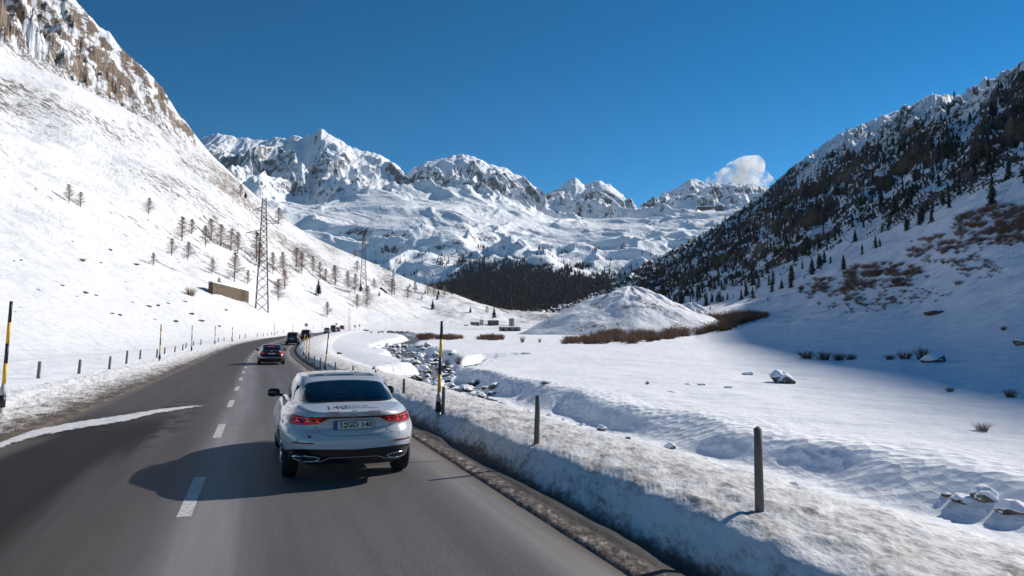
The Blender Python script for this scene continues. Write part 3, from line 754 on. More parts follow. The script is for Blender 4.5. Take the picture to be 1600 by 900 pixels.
# larches and spruces on the sunny left slope
def larch_geo(seed, h=9.0, dens=1.0):
    g = random.Random(seed); mb = MB()
    lean = g.uniform(-.25, .25)
    tr = MB(); tr.tube([(0, 0, -.4), (lean * .2, 0, h * .3), (lean * .6, 0, h * .65), (lean, 0, h)], [.15, .12, .07, .015], 6)
    V = []; T = []
    def tw(a, b, w):
        a = Vector(a); b = Vector(b); d = (b - a).normalized(); s = d.cross(Vector((g.uniform(-1, 1), g.uniform(-1, 1), g.uniform(-.3, 1)))).normalized() * w; k = len(V)
        V.extend([tuple(a + s), tuple(a - s), tuple(b)]); T.append((k, k + 1, k + 2))
        s2 = d.cross(s).normalized() * w; k = len(V); V.extend([tuple(a + s2), tuple(a - s2), tuple(b)]); T.append((k, k + 1, k + 2))
    for i in range(int(150 * dens)):
        z = h * (.12 + .86 * (i / (150 * dens)) ** .95); x0 = lean * (z / h) ** 1.5
        ln = (h - z) * .40 * g.uniform(.6, 1.25) + .25; ln *= min(1, .5 + z / h * 2); a = g.uniform(0, 6.28); up = g.uniform(-.12, .38) + .35 * (z / h)
        d = Vector((math.cos(a), math.sin(a), up)); p0 = Vector((x0, 0, z)); p1 = p0 + d * ln * .6; p2 = p1 + (d + Vector((0, 0, .25))) * ln * .45
        tw(p0, p1, .045); tw(p1, p2, .035)
        for q in range(9):
            t = g.uniform(.15, 1); b0 = p0.lerp(p2, t); e = b0 + Vector((g.uniform(-1, 1), g.uniform(-1, 1), g.uniform(-.5, .6))) * g.uniform(.25, .6)
            tw(b0, e, .042)
    return tr, np.array(V), np.array(T)
def larch_proto(seed, h, dens=1.0, tm=None):
    e = empty('larch_tree', (0, -50, 0)); tr, V, T = larch_geo(seed, h, dens)
    tr.link('trunk', M_bark, e, True); link('crown', tri_mesh('crown', V, T, tm or M_larch), parent=e); return e, h
protos = [larch_proto(31, 9), larch_proto(32, 10.5, 1.25), larch_proto(33, 7.5, .8), larch_proto(34, 6, .55)]
def spruce_proto(i):
    e = empty('spruce_tree', (0, -50, 0)); V, T = hi_geo[i]; V = V * 8.0
    tr = MB(); tr.tube([(0, 0, -.5), (0, 0, 4), (0, 0, 7.8)], [.16, .09, .01], 6); tr.link('trunk', M_bark, e, True)
    link('crown', tri_mesh('crown', V, T, M_needle), parent=e); return e, 8.0
sprotos = [spruce_proto(0), spruce_proto(1)]
used = set()
def plant(pr, base, hpx, label, cat, group=None, wmul=1.0):
    e, h = pr; P_ = hit(*base)
    o = e if id(e) not in used else copy_tree(e); used.add(id(e))
    o.location = P_; s = hpx * P_.y / F / h; o.scale = (s * wmul, s * wmul, s); o.rotation_euler = (0, 0, rnd.uniform(0, 6.28))
    tag(o, label, cat, group); return o
LARCH = [  # base px, base row, height px, kind, label
 (101, 316, 30, 0, 'bare larch highest up on the open left slope, left of a thinner one'), (119, 322, 24, 3, 'thin bare larch just right of the highest bare larch on the left slope'),
 (227, 334, 27, 0, 'lone bare larch midway up the left slope above the wall'), (281, 375, 38, 0, 'tall bare larch upper left of the group above the stone wall'), (296, 365, 24, 3, 'thin bare larch right behind the tall larch above the stone wall'),
 (265, 399, 27, 2, 'rounded bare larch low on the left edge of the group above the wall'), (291, 407, 30, 1, 'wide bare larch left of centre above the stone wall'), (237, 415, 20, 3, 'pale thin bare shrubby larch alone left of the stone wall group'),
 (318, 385, 34, 1, 'dense brown larch in the upper row above the stone wall'), (327, 375, 34, 0, 'brown larch with dead needles in the upper row above the stone wall'), (342, 384, 34, 3, 'slim larch right of the dense pair above the wall'),
 (358, 392, 36, 0, 'larch left of a dark pair behind the tall larch over the wall'), (369, 396, 34, 1, 'dark brown larch standing behind the tall larch over the wall'), (330, 428, 24, 1, 'low bushy larch just above the left end of the stone wall'),
 (365, 440, 46, 1, 'largest brown larch standing directly above the stone wall'), (386, 444, 22, 3, 'pale small larch just right of the stone wall top'), (399, 410, 48, 0, 'tall larch left behind the lattice pylon'), (404, 418, 40, 1, 'bushy brown larch behind the lattice pylon legs'),
 (372, 306, 20, 0, 'brown larch beside a dark spruce high at the skyline'), (432, 350, 27, 2, 'lone larch right of the pylon top near the ridge line'), (341, 452, 18, 3, 'tiny bare larch poking up behind the stone wall'),
 (425, 428, 34, 1, 'brown larch left in the cluster right of the pylon'), (441, 430, 36, 0, 'tall brown larch of the cluster right of the pylon'), (434, 470, 34, 1, 'lowest bushy brown larch right beside the pylon foot'), (444, 452, 30, 2, 'small larch behind the lowest larch beside the pylon foot'),
 (461, 422, 36, 0, 'grey larch of the middle slope pair, left one'), (470, 428, 34, 1, 'broad grey larch of the middle slope pair, right one'), (488, 428, 28, 0, 'pale larch above the dark spruce on the middle slope'), (499, 437, 28, 1, 'bushy brown larch directly above the dark spruce'),
 (508, 440, 20, 3, 'slim larch at the right edge of the brown pair above the spruce'), (523, 447, 32, 0, 'single pale larch right of the dark spruce'), (543, 452, 28, 0, 'larch on the left of the brown clump before the second pylon'), (554, 458, 30, 1, 'largest brown larch of the clump before the second pylon'),
 (557, 425, 18, 3, 'small larch on the ridge line above the second pylon base'), (553, 402, 12, 3, 'tiny larch on the ridge line left of the second pylon top'), (573, 480, 34, 0, 'bare larch below the second pylon by the lower slope'), (558, 482, 22, 2, 'short bare larch left of the one below the second pylon'),
 (511, 496, 24, 2, 'bare larch standing lowest on the slope just above the road'), (584, 453, 18, 1, 'bushy pale larch right of the second pylon'), (612, 461, 26, 0, 'thin larch by the third pylon'), (637, 468, 20, 2, 'larch right of the third pylon near the low wall'),
 (648, 458, 18, 3, 'small larch near the ridge right of the third pylon'), (668, 462, 20, 0, 'larch on the lower ridge above dark conifers, left'), (678, 464, 22, 1, 'bushy larch on the lower ridge above dark conifers'), (694, 464, 18, 2, 'larch on the lower ridge right end'),
 (761, 490, 12, 2, 'small bare round tree left of the spruce behind the grey containers')]
for px_, py_, h_, k_, lb in LARCH: plant(protos[k_], (px_, py_), h_, lb, 'larch', 'bare larches on the sunny left slope', rnd.uniform(1.05, 1.4))
SPR = [(497, 462, 26, 'dark green spruce midway on the left slope below brown larches'), (379, 309, 13, 'dark spruce next to a brown larch high near the skyline'), (412, 313, 12, 'dark spruce just behind the pylon top at the skyline'),
 (676, 484, 17, 'tall dark spruce alone on the lower slope above the road'), (735, 489, 11, 'small dark spruce left of the bare round tree by the containers'), (772, 498, 19, 'full green spruce behind the grey containers'),
 (592, 463, 9, 'tiny dark spruce right of the second pylon on open snow'), (563, 456, 16, 'slim dark spruce left against the second pylon base'), (572, 455, 9, 'tiny dark spruce right against the second pylon base'),
 (683, 469, 11, 'dark spruce in the pair on the lower ridge'), (685, 462, 12, 'dark spruce behind the pair on the lower ridge'), (659, 468, 7, 'tiny dark spruce left of the pair on the lower ridge'), (650, 453, 7, 'tiny dark spruce above the third pylon'),
 (640, 449, 7, 'tiny dark spruce on the ridge beside the third pylon'), (664, 459, 7, 'tiny dark spruce between third pylon and the ridge pair'), (706, 460, 8, 'tiny dark spruce on the ridge line right of the larches')]
for i, (px_, py_, h_, lb) in enumerate(SPR): plant(sprotos[i % 2], (px_, py_), h_, lb, 'spruce', 'dark spruces on the sunny left slope', 1.15)
# brown young larches along the far end of the left spur
P = []
for i in range(110):
    px_ = rnd.uniform(700, 850); py_ = float(np.interp(px_, [700, 760, 800, 850], [462, 481, 487, 489])) + rnd.uniform(0, 5); Y_ = float(L_crest(px_)) * rnd.uniform(.99, 1.04)
    P.append((float(XS(px_)) * Y_, Y_, float(left_z(px_, Y_)) - .5))
V, T = scatter_geo(far_geo, P, [rnd.uniform(3.5, 8) for _ in P], [1.3] * len(P))
tag(link('ridge_wood', tri_mesh('ridge_wood', V, T, foliage_mat('brown_wood', (.05, .026, .018), (.10, .05, .032)))), 'rust brown young larch wood along the low ridge before the dark wood', 'wood', None, 'stuff')

# ------------------------------------------------------------ willow shrubs
def shrub_geo(seed, n=110, spread=.55, width=.016):
    g = random.Random(seed); V = []; T = []
    for i in range(n):
        a = g.uniform(0, 6.28); r0 = g.uniform(0, .28); out = g.uniform(.02, spread); h = g.uniform(.55, 1.0) * (1 - .3 * out)
        p = [Vector((math.cos(a) * r0, math.sin(a) * r0, -.08)), Vector((math.cos(a) * (r0 + out * .35), math.sin(a) * (r0 + out * .35), h * .5)), Vector((math.cos(a) * (r0 + out) + g.uniform(-.08, .08), math.sin(a) * (r0 + out) + g.uniform(-.08, .08), h))]
        b = Vector((g.uniform(-1, 1), g.uniform(-1, 1), 0)).normalized() * width; k = len(V)
        V += [tuple(p[0] - b), tuple(p[0] + b), tuple(p[1] - b * .7), tuple(p[1] + b * .7), tuple(p[2])]
        T += [(k, k + 1, k + 3), (k, k + 3, k + 2), (k + 2, k + 3, k + 4)]
        for q in range(2):
            t = g.uniform(.2, .9); c = p[1].lerp(p[2], t); e = c + Vector((g.uniform(-.12, .12), g.uniform(-.12, .12), g.uniform(.05, .2))); k = len(V)
            V += [tuple(c - b * .5), tuple(c + b * .5), tuple(e)]; T += [(k, k + 1, k + 2)]
    return np.array(V), np.array(T)
SG = [shrub_geo(i) for i in range(4)]; SGf = [shrub_geo(10 + i, 55, .75, .017) for i in range(3)]
def thicket(name, samples, hs, m, label, geos=SGf, wide=1.0):
    P = []; H = []
    for (px_, py_), h in zip(samples, hs):
        q = hit(px_, py_); P.append((q.x, q.y, q.z - .05)); H.append(h)
    V, T = scatter_geo(geos, P, H, [rnd.uniform(.8, 1.25) * wide for _ in P])
    return tag(link(name, tri_mesh(name, V, T, m)), label, 'shrubs', None, 'stuff')
S = []; Hh = []
for i in range(430):
    t = rnd.random(); px_ = 880 + 318 * t
    lo_ = np.interp(px_, [880, 1000, 1060, 1120, 1198], [538, 537, 528, 517, 498]); hi_ = np.interp(px_, [880, 940, 1000, 1060, 1120, 1198], [533, 526, 517, 509, 502, 491])
    py_ = rnd.uniform(hi_, lo_); Yq = hit(px_, py_).y; S.append((px_, py_)); Hh.append(np.interp(px_, [880, 940, 1060, 1150, 1198], [9, 14, 17, 17, 10]) * rnd.uniform(.8, 1.2) * Yq / F)
for i in range(150):
    px_ = rnd.uniform(1030, 1150); py_ = float(np.interp(px_, [1030, 1150], [526, 509])) + rnd.uniform(-5, 6); S.append((px_, py_)); Hh.append(16 * rnd.uniform(.7, 1.2) * hit(px_, py_).y / F)
thicket('willow_thicket', S, Hh, M_shrub, 'long brown willow thicket on the valley floor in front of the gravel heap')
def blob(cx, cy, w, h, n, hp, bm_=2.0):
    S = []; H = []
    for i in range(int(n * bm_)):
        a = rnd.uniform(0, 6.28); r = math.sqrt(rnd.random()); q = (cx + math.cos(a) * r * w / 2, cy + math.sin(a) * r * h / 2); Yq = hit(*q).y
        if bm_ > 2.1 and float(fbm(np.array(q[0] / 22.), np.array(q[1] / 9.), 3, 555)) < rnd.uniform(-.5, .45): continue
        S.append(q); H.append(hp * rnd.uniform(.55, 1.1) * Yq / F * (1 - .35 * r))
    return S, H
thicket('willow_thicket', *blob(690, 529, 72, 5, 42, 12), M_shrub, 'low dome of brown willows right of the far stream, behind the striped pole')
thicket('willow_thicket', *blob(664, 527, 26, 4, 16, 11), M_shrub_red, 'reddish willows at the left end of the brown dome behind the striped pole')
thicket('willow_thicket', *blob(767, 530, 42, 4, 28, 13), M_shrub, 'brown willow clump below the grey containers')
thicket('willow_thicket', *blob(612, 520, 80, 2.5, 26, 5), M_shrub_red, 'thin reddish willow strip along the far road')
# scrub on the shaded right slope
for cx, cy, w, h, n, hp, lb in [(1575, 352, 120, 46, 90, 15, 'dark scrub covering the right slope at the photo edge'), (1480, 390, 90, 34, 42, 12, 'dark scrub patch below the conifers on the right slope'), (1385, 432, 100, 30, 48, 14, 'widest dark scrub patch midway up the right slope'),
                           (1300, 452, 80, 26, 30, 12, 'dark scrub patch above the tip of the willow thicket'), (1345, 475, 100, 22, 26, 8, 'sparse low scrub below the widest patch on the right slope'), (1530, 420, 60, 24, 18, 9, 'thin scrub patch below the upper right scrub'),
                           (1430, 462, 90, 18, 22, 7, 'faint low scrub in the snow left of the dark flat rock')]:
    thicket('scrub_patch', *blob(cx, cy, w * 1.35, h * 1.4, n, hp * .85, 5.5), M_shrub_dark, lb, wide=1.7)
shrub_me = [tri_mesh('shrub', V, T, M_shrub_dark) for V, T in SG]; shrub_pale = [tri_mesh('shrub', V, T, M_larch) for V, T in SG]
SH = [(1258, 560, 14, 2.2, 'leftmost low shrub of the row in the shaded snow field'), (1285, 562, 16, 1.6, 'second low shrub of the row in the shaded snow field'), (1308, 563, 14, 1.8, 'third low shrub of the row in the shaded snow field'), (1328, 562, 11, 2, 'last small shrub of the row in the shaded snow field'),
      (1388, 562, 10, 2, 'low shrub left of the shaded boulder group'), (1412, 561, 15, 1.7, 'shrub left beside the dark boulder'), (1438, 562, 24, 1, 'tallest shrub touching the dark boulder on its left'), (1480, 611, 8, 2, 'small shrub alone below the dark boulder'),
      (1573, 620, 15, 1.5, 'shrub right of the small one at the shade edge near the photo border'), (1528, 672, 16, 1.7, 'bare shrub half drowned in sunlit snow at the far right'), (1567, 516, 8, 1.5, 'tiny shrub high on the shaded snow at the far right'), (1500, 445, 8, 2, 'tiny shrub left of the topmost snowy rocks on the right slope'),
      (297, 462, 15, 1.4, 'rounded leafless shrub left of the stone wall'), (126, 408, 6, 2, 'tiny dry shrub on the far left slope'), (716, 574, 22, .5, 'thin upright twig on the snow island in the stream'), (699, 570, 11, .8, 'small twig left of the upright one on the snow island'),
      (1010, 600, 6, 1.5, 'tiny twig in the middle of the sunny snow field'), (816, 535, 12, .8, 'small bare bush below the long grey shed'), (843, 535, 8, .8, 'small bare bush right of the long grey shed'), (1110, 498, 10, 1.2, 'small bare bush at the foot of the little heap')]
for i, (px_, py_, h_, w_, lb) in enumerate(SH):
    P_ = hit(px_, py_); o = link('shrub', (shrub_pale if i in (9, 12, 17, 18) else shrub_me)[i % 4]); s = h_ * P_.y / F; o.location = P_; o.scale = (s * w_, s * w_, s); o.rotation_euler.z = rnd.uniform(0, 6)
    tag(o, lb, 'shrub', 'single shrubs in the snow')
# little young conifers dotted on the right snow apron
for i, (px_, py_, h_, w_) in enumerate([(1022, 483, 8, 1), (1110, 484, 8, 1), (1147, 466, 6, 1), (1200, 470, 6, 1), (1258, 436, 7, 1.2), (1290, 412, 9, 1.2), (1420, 356, 14, 1.3), (1455, 330, 18, 1.3), (1490, 325, 22, 1.2), (1385, 342, 10, 1.1)]):
    P_ = hit(px_, py_); o = link('young_conifer', mid_me[i % 4]); s = h_ * P_.y / F; o.location = P_; o.scale = (s * w_, s * w_, s)
    tag(o, ['dark young conifer left of the gravel heap skyline', 'dark young conifer above the small heap on the snow apron', 'tiny conifer on the snow apron below the dark wood', 'tiny conifer further right on the snow apron', 'young conifer at the foot of the rocky slope', 'young conifer beside the pale bush under the rocky slope', 'dark conifer left of the pair under the crags', 'left dark conifer of the pair under the crags', 'right dark conifer of the pair under the crags', 'small conifer between the crags and the scrub'][i], 'conifer', 'young conifers on the right snow apron')

# ------------------------------------------------------------ boulders
def rock_mat(name, a, b_, snow_lo, snow_hi):
    m, nt, b = mat(name); P = pos(nt); g = nt.nodes.new('ShaderNodeNewGeometry'); sx = nt.nodes.new('ShaderNodeSeparateXYZ'); L(nt, g.outputs['Normal'], sx.inputs[0])
    c = mix(nt, rng(nt, noise(nt, P, 3, 6, .7), .35, .65), a, b_)
    f = rng(nt, math_(nt, 'ADD', sx.outputs['Z'], math_(nt, 'MULTIPLY', noise(nt, P, 2.2, 5), .5)), snow_lo, snow_hi)
    L(nt, mix(nt, f, c, (.86, .88, .92)), b.inputs['Base Color']); b.inputs['Roughness'].default_value = .8
    L(nt, bump(nt, noise(nt, P, 5, 5, .65), .05), b.inputs['Normal']); return m
M_rock = rock_mat('snowy_rock', (.05, .04, .033), (.20, .155, .12), .48, .66)
M_rock_white = rock_mat('snow_covered_rock', (.05, .04, .033), (.20, .155, .12), .22, .40)
M_rock_bare = rock_mat('bare_rock', (.045, .036, .03), (.17, .13, .10), 1.0, 1.25)
def rock_me(seed, m, sub=4, flat=.62):
    bm = bmesh.new(); bmesh.ops.create_icosphere(bm, subdivisions=sub, radius=1)
    V = np.array([v.co[:] for v in bm.verts]); 
    n = 1 + .30 * fbm(V[:, 0] * 1.2 + seed * 7, V[:, 1] * 1.2 + V[:, 2] * .9, 4, seed) + .16 * fbm(V[:, 2] * 2.5, V[:, 0] * 2.5 + seed, 3, seed + 5)
    g = np.random.default_rng(seed)
    for q in range(9):
        d = g.standard_normal(3); d /= np.linalg.norm(d); h = V @ d; n = np.where(h * n > .72, .72 / np.maximum(h, .3), n)
    for v, k in zip(bm.verts, n): v.co = v.co * float(k); v.co.z *= flat
    me = bpy.data.meshes.new('boulder'); bm.to_mesh(me); bm.free(); me.polygons.foreach_set('use_smooth', [True] * len(me.polygons)); me.materials.append(m); return me
RK = [rock_me(i, M_rock) for i in range(5)]; RB = [rock_me(20 + i, M_rock_bare, 3, .55) for i in range(4)]
RW = [rock_me(40 + i, M_rock_white, 4, .75) for i in range(3)]
def boulder(px_, py_, wpx, mesh, label, group=None, hf=1.0, sink=.25, name='boulder'):
    P_ = hit(px_, py_); s = wpx / 2 * P_.y / F; o = link(name, mesh); o.location = P_ + Vector((0, s * .3, s * hf * .62 * (.55 - sink))); o.scale = (s, s * .9, s * hf); o.rotation_euler = (0, 0, rnd.uniform(0, 6.28))
    tag(o, label, 'rock', group); return o
boulder(1223, 598, 40, RW[1], 'pointed snow capped boulder in the sunny snow field near the shade edge', hf=.9, sink=.1)
boulder(1168, 585, 22, RK[1], 'flat small snowy rock left of the pointed boulder', hf=.5)
boulder(1456, 566, 34, RK[2], 'dark boulder with a snow cap beside the tall shrub', hf=1.1)
boulder(1597, 539, 26, RK[3], 'brown boulder at the right edge of the photo')
boulder(1463, 491, 38, RB[0], 'flat dark rock lying in shaded snow on the right slope', hf=.45)
boulder(853, 599, 20, RK[4], 'lone small snowy rock in the middle of the sunny snow field', hf=.7)
boulder(1048, 612, 13, RK[2], 'little snow covered stone in the sunny field left of the flat rock', hf=.5, sink=.4)
boulder(1075, 600, 13, RK[1], 'little snow covered stone nearest the flat small rock', hf=.5, sink=.4)
boulder(1095, 601, 15, RK[3], 'rounded snow lump left of the flat small rock', hf=.5, sink=.4)
boulder(1136, 605, 15, RK[0], 'rounded snow lump right below the flat small rock', hf=.5, sink=.4)
boulder(756, 527, 16, RK[1], 'snow capped rock in front of the willow clump under the containers', hf=.9)
boulder(531, 553, 12, RB[1], 'grey rock standing out of the snow in the bend meadow', hf=.8)
boulder(571, 517, 10, RB[2], 'brown round rock at the far bend of the road', hf=.8)
boulder(728, 509, 8, RB[3], 'dark rock left of the grey containers', hf=.7)
boulder(1498, 778, 40, RW[0], 'snow loaded boulder in the stream cut at the far right', hf=.7, sink=.6)
boulder(1536, 773, 50, RW[1], 'large rounded snow covered boulder in the stream cut', hf=.8, sink=.6)
boulder(1580, 792, 60, RW[2], 'snow covered boulder at the photo edge in the stream cut', hf=.6, sink=.6)
boulder(1470, 770, 20, RB[2], 'bare brown rock left in the stream cut', hf=.9, sink=.6)
boulder(979, 684, 12, RB[1], 'bare round stone on the rim beside the wooden posts', hf=.8)
# stream bed stones
cnt = 0
for i in range(700):
    t = rnd.uniform(2.2, len(STREAM) - 4.0) ; k = int(t); f = t - k
    p = STREAM[k] * (1 - f) + STREAM[k + 1] * f; d = STREAM[k + 1] - STREAM[k]; d = d / np.linalg.norm(d); off = rnd.gauss(0, 1) * (.85 + .008 * p[1])
    if p[1] < 36: off *= .45
    x, y = p[0] + d[1] * off, p[1] - d[0] * off
    if y < 16 and rnd.random() < .7: continue
    ppx = 800 + F * x / y
    if ppx > 1620 or ppx < 560: continue
    zz = float(floor_z(x, y)); s = rnd.choice([.12, .16, .22, .28, .38]) * (1 + y / 110) * rnd.uniform(.7, 1.2) * (.7 if y < 40 else 1)
    o = link('stream_stone', RW[rnd.randrange(3)] if rnd.random() < .25 or y < 36 else (RK if rnd.random() < .62 else RB)[rnd.randrange(4)]); o.location = (x, y, max(zz, float(field_z(y)) - 1.02) + s * .10); o.scale = (s, s * rnd.uniform(.7, 1), s * rnd.uniform(.7, 1.1)); o.rotation_euler.z = rnd.uniform(0, 6)
    tag(o, 'snow dusted stone lying in the bed of the winding stream', 'stone', 'stones in the stream bed'); cnt += 1
    if cnt >= 285: break
# stones on the left slope
LS = [(173, 492), (189, 494), (276, 504), (345, 510), (120, 463), (133, 459), (150, 462), (95, 445), (60, 452), (30, 408), (205, 472), (230, 478), (245, 480), (260, 473), (285, 470), (155, 410), (170, 392), (110, 375), (210, 415), (312, 503), (240, 501), (20, 407), (195, 440), (350, 486), (300, 490)]
for i, (px_, py_) in enumerate(LS):
    boulder(px_ + rnd.uniform(-3, 3), py_ + rnd.uniform(-2, 2), rnd.uniform(5, 11), (RK if i % 3 else RB)[i % 4], 'small half buried stone on the lower sunny left slope', 'stones on the left slope', hf=.7, sink=.1)
# ------------------------------------------------------------ roadside posts and snow poles
M_post = plain('weathered_wood', (.17, .14, .12), .85, var=.35, scale=9, bmp=.01)
M_yel = plain('yellow_paint', (.78, .42, .03), .45, var=.1, scale=12); M_blk = plain('black_paint', (.018, .018, .02), .45, var=.3)
M_gry = plain('grey_plastic', (.42, .41, .40), .55, var=.15); M_steel = plain('galvanised_steel', (.26, .27, .28), .5, .6, var=.15)
M_dsteel = plain('weathered_steel', (.05, .05, .055), .6, .3, var=.2)
def post_mesh(seed):
    g = random.Random(seed); mb = MB(); mb.tube([(0, 0, -.25), (0, 0, .3), (.003, 0, .7), (.004, 0, 1.0)], [.052, .050, .047, .044], 10)
    mb.tube([(-.03, 0, .985), (.03, .01, 1.012)], [.030, .026], 8); return mb.mesh('wooden_post', True)
PM = []
for i in range(4): q = post_mesh(i); q.materials.append(M_post); PM.append(q)
def post(px_, by, ty, label, group, lean=0, thick=1.0):
    P_ = hit(px_, by); h = (by - ty) * P_.y / F; o = link('wooden_post', PM[rnd.randrange(4)]); o.location = P_; k = thick
    o.scale = (k, k, h); o.rotation_euler = (rnd.uniform(-.03, .03), lean, rnd.uniform(0, .6)); tag(o, label, 'post', group)
GL = 'wooden posts along the left edge of the road'; GR = 'wooden posts along the right edge of the road'
NTH = ['first', 'second', 'third', 'fourth', 'fifth', 'sixth', 'seventh', 'eighth', 'ninth', 'tenth', 'eleventh', 'twelfth', 'thirteenth', 'fourteenth', 'fifteenth', 'sixteenth', 'seventeenth', 'eighteenth', 'nineteenth', 'twentieth', 'twenty first', 'twenty second', 'twenty third']
LPo = [(64, 591, 565), (127, 583.6, 562), (174, 576, 557), (200, 568, 548), (221, 561, 547), (247, 559, 546), (259, 553, 543), (275, 550, 541), (287, 547.5, 538), (292, 544, 536), (303.5, 540, 533), (315, 539, 530), (342, 534, 528), (351, 533, 527), (363, 532, 525), (375, 530, 523), (384, 529, 522), (403, 526.5, 521), (412, 525.5, 521), (419, 524.5, 520), (425, 523.5, 518.5), (434, 522, 517.5), (443, 520, 515)]
for i, (a, b_, c) in enumerate(LPo): post(a, b_, c, NTH[i] + ' weathered post of the left roadside row, counted from the near striped pole', GL, R(3), 1.15)
RPo = [(1180, 793, 669, 'tallest and nearest grey wooden post on the dirty snow bank'), (838, 691, 619, 'second nearest wooden post on the dirty right snow bank'), (693, 645, 605, 'short wooden post close behind the right striped pole'), (632, 613, 592, 'wooden post on the bank right beside the white car roof'),
       (588, 585, 578, 'post top peeking out just above the white car roof'), (553, 581, 571, 'snow topped wooden post beyond the white car roof, left of the post top'), (525, 581, 566, 'wooden post just right of the far striped pole'), (502, 576, 559, 'wooden post just left of the far striped pole'), (492.6, 570.6, 556, 'wooden post second left of the far striped pole'), (484, 562, 552, 'wooden post third left of the far striped pole'),
       (473, 548, 540, 'post low in the road bend below the orange marker poles')]
for a, b_, c, lb in RPo: post(a, b_, c, lb, GR, R(1.5), .85)
def snow_pole(px_, by, ty, label, group, lean=0, seed=0, r=.045, style=0):
    P_ = hit(px_, by); h = (by - ty) * P_.y / F
    e = empty('snow_pole', P_, 0, label, 'snow pole', group); e.rotation_euler = (0, lean, 0)
    segs = [(.12, .26, 2), (.26, .44, 1), (.44, .62, 0), (.62, .81, 1), (.81, 1.0, 0)] if style == 0 else [(.10, .30, 1), (.30, .5, 1), (.5, .75, 1), (.75, 1, 1)]
    mb = MB()
    for a, b_, mi in segs:
        mb.tube([(0, 0, a * h), (0, 0, b_ * h)], [r * (1.0 - .25 * a), r * (1.0 - .25 * b_)], 12, mi)
    mb.link('pole', [M_blk, M_yel, M_gry], e, True)
    s = MB(); s.tube([(0, 0, -.3), (0, 0, .05 * h)], r * 1.5, 12, 1); s.tube([(0, 0, .05 * h), (0, 0, .155 * h)], r * 1.6, 12, 0); s.tube([(0, 0, .155 * h), (0, 0, .23 * h)], r * 1.35, 12, 1)
    s.link('base_sleeve', [M_blk, M_gry], e, True)
GP = 'black and yellow snow poles along the road'
snow_pole(9, 645, 472, 'tall black and yellow snow pole at the left photo edge', GP, R(2.6))
snow_pole(251.5, 564, 507, 'black and yellow snow pole, second along the left roadside', GP, R(1))
for i, (a, b_, c) in enumerate([(301, 549, 508.5), (337, 538, 509.5), (364, 534, 511), (429.5, 524, 505.5), (458, 519.5, 506), (490.5, 514, 505.6), (504, 512.5, 504)]):
    snow_pole(a, b_, c, NTH[i + 2] + ' snow pole along the left roadside, far and thin', GP, 0, r=.05)
snow_pole(685.5, 650, 502, 'black and yellow snow pole right behind the white car on the right bank', GP, R(2.0), r=.042)
snow_pole(509, 579, 519, 'slanting black and yellow snow pole beyond the white car, right side of the bend', GP, R(5))
for a, b_, c, lb in [(475.5, 556, 523, 'leftmost orange marker pole in the road bend'), (479.5, 562, 526, 'tallest orange marker pole in the road bend'), (483.5, 556, 527, 'rightmost orange marker pole in the road bend')]:
    snow_pole(a, b_, c, lb, GP, R(2), r=.04, style=1)
# ------------------------------------------------------------ traffic signs
M_red = plain('sign_red', (.5, .03, .03), .4); M_white = plain('sign_white', (.75, .75, .75), .4)
def sign(px_, by, ty, dpx, label, ring=True):
    P_ = hit(px_, by); k = P_.y / F; h = (by - ty) * k; r = dpx / 2 * k
    e = empty('traffic_sign', P_, 0, label, 'traffic sign')
    p = MB(); p.tube([(0, 0, -.2), (0, 0, h)], .035, 8); p.link('sign_post', M_steel, e, True)
    d = MB(); d.tube([(0, -.04, h - r), (0, -.06, h - r)], r, 24, 0); 
    d.tube([(0, -.061, h - r), (0, -.066, h - r)], r * .66, 24, 1); d.link('sign_disc', [M_red if ring else M_gry, M_white if ring else M_dsteel], e)
sign(479, 529, 505, 5.4, 'round red ringed sign above the dark car in the bend')
sign(526, 516, 504.5, 3.6, 'grey back of a round sign above the farthest cars')
sign(555, 517, 508, 4.0, 'left one of two small round signs at the far bend')
sign(562, 517, 507, 3.4, 'right one of two small round signs at the far bend')
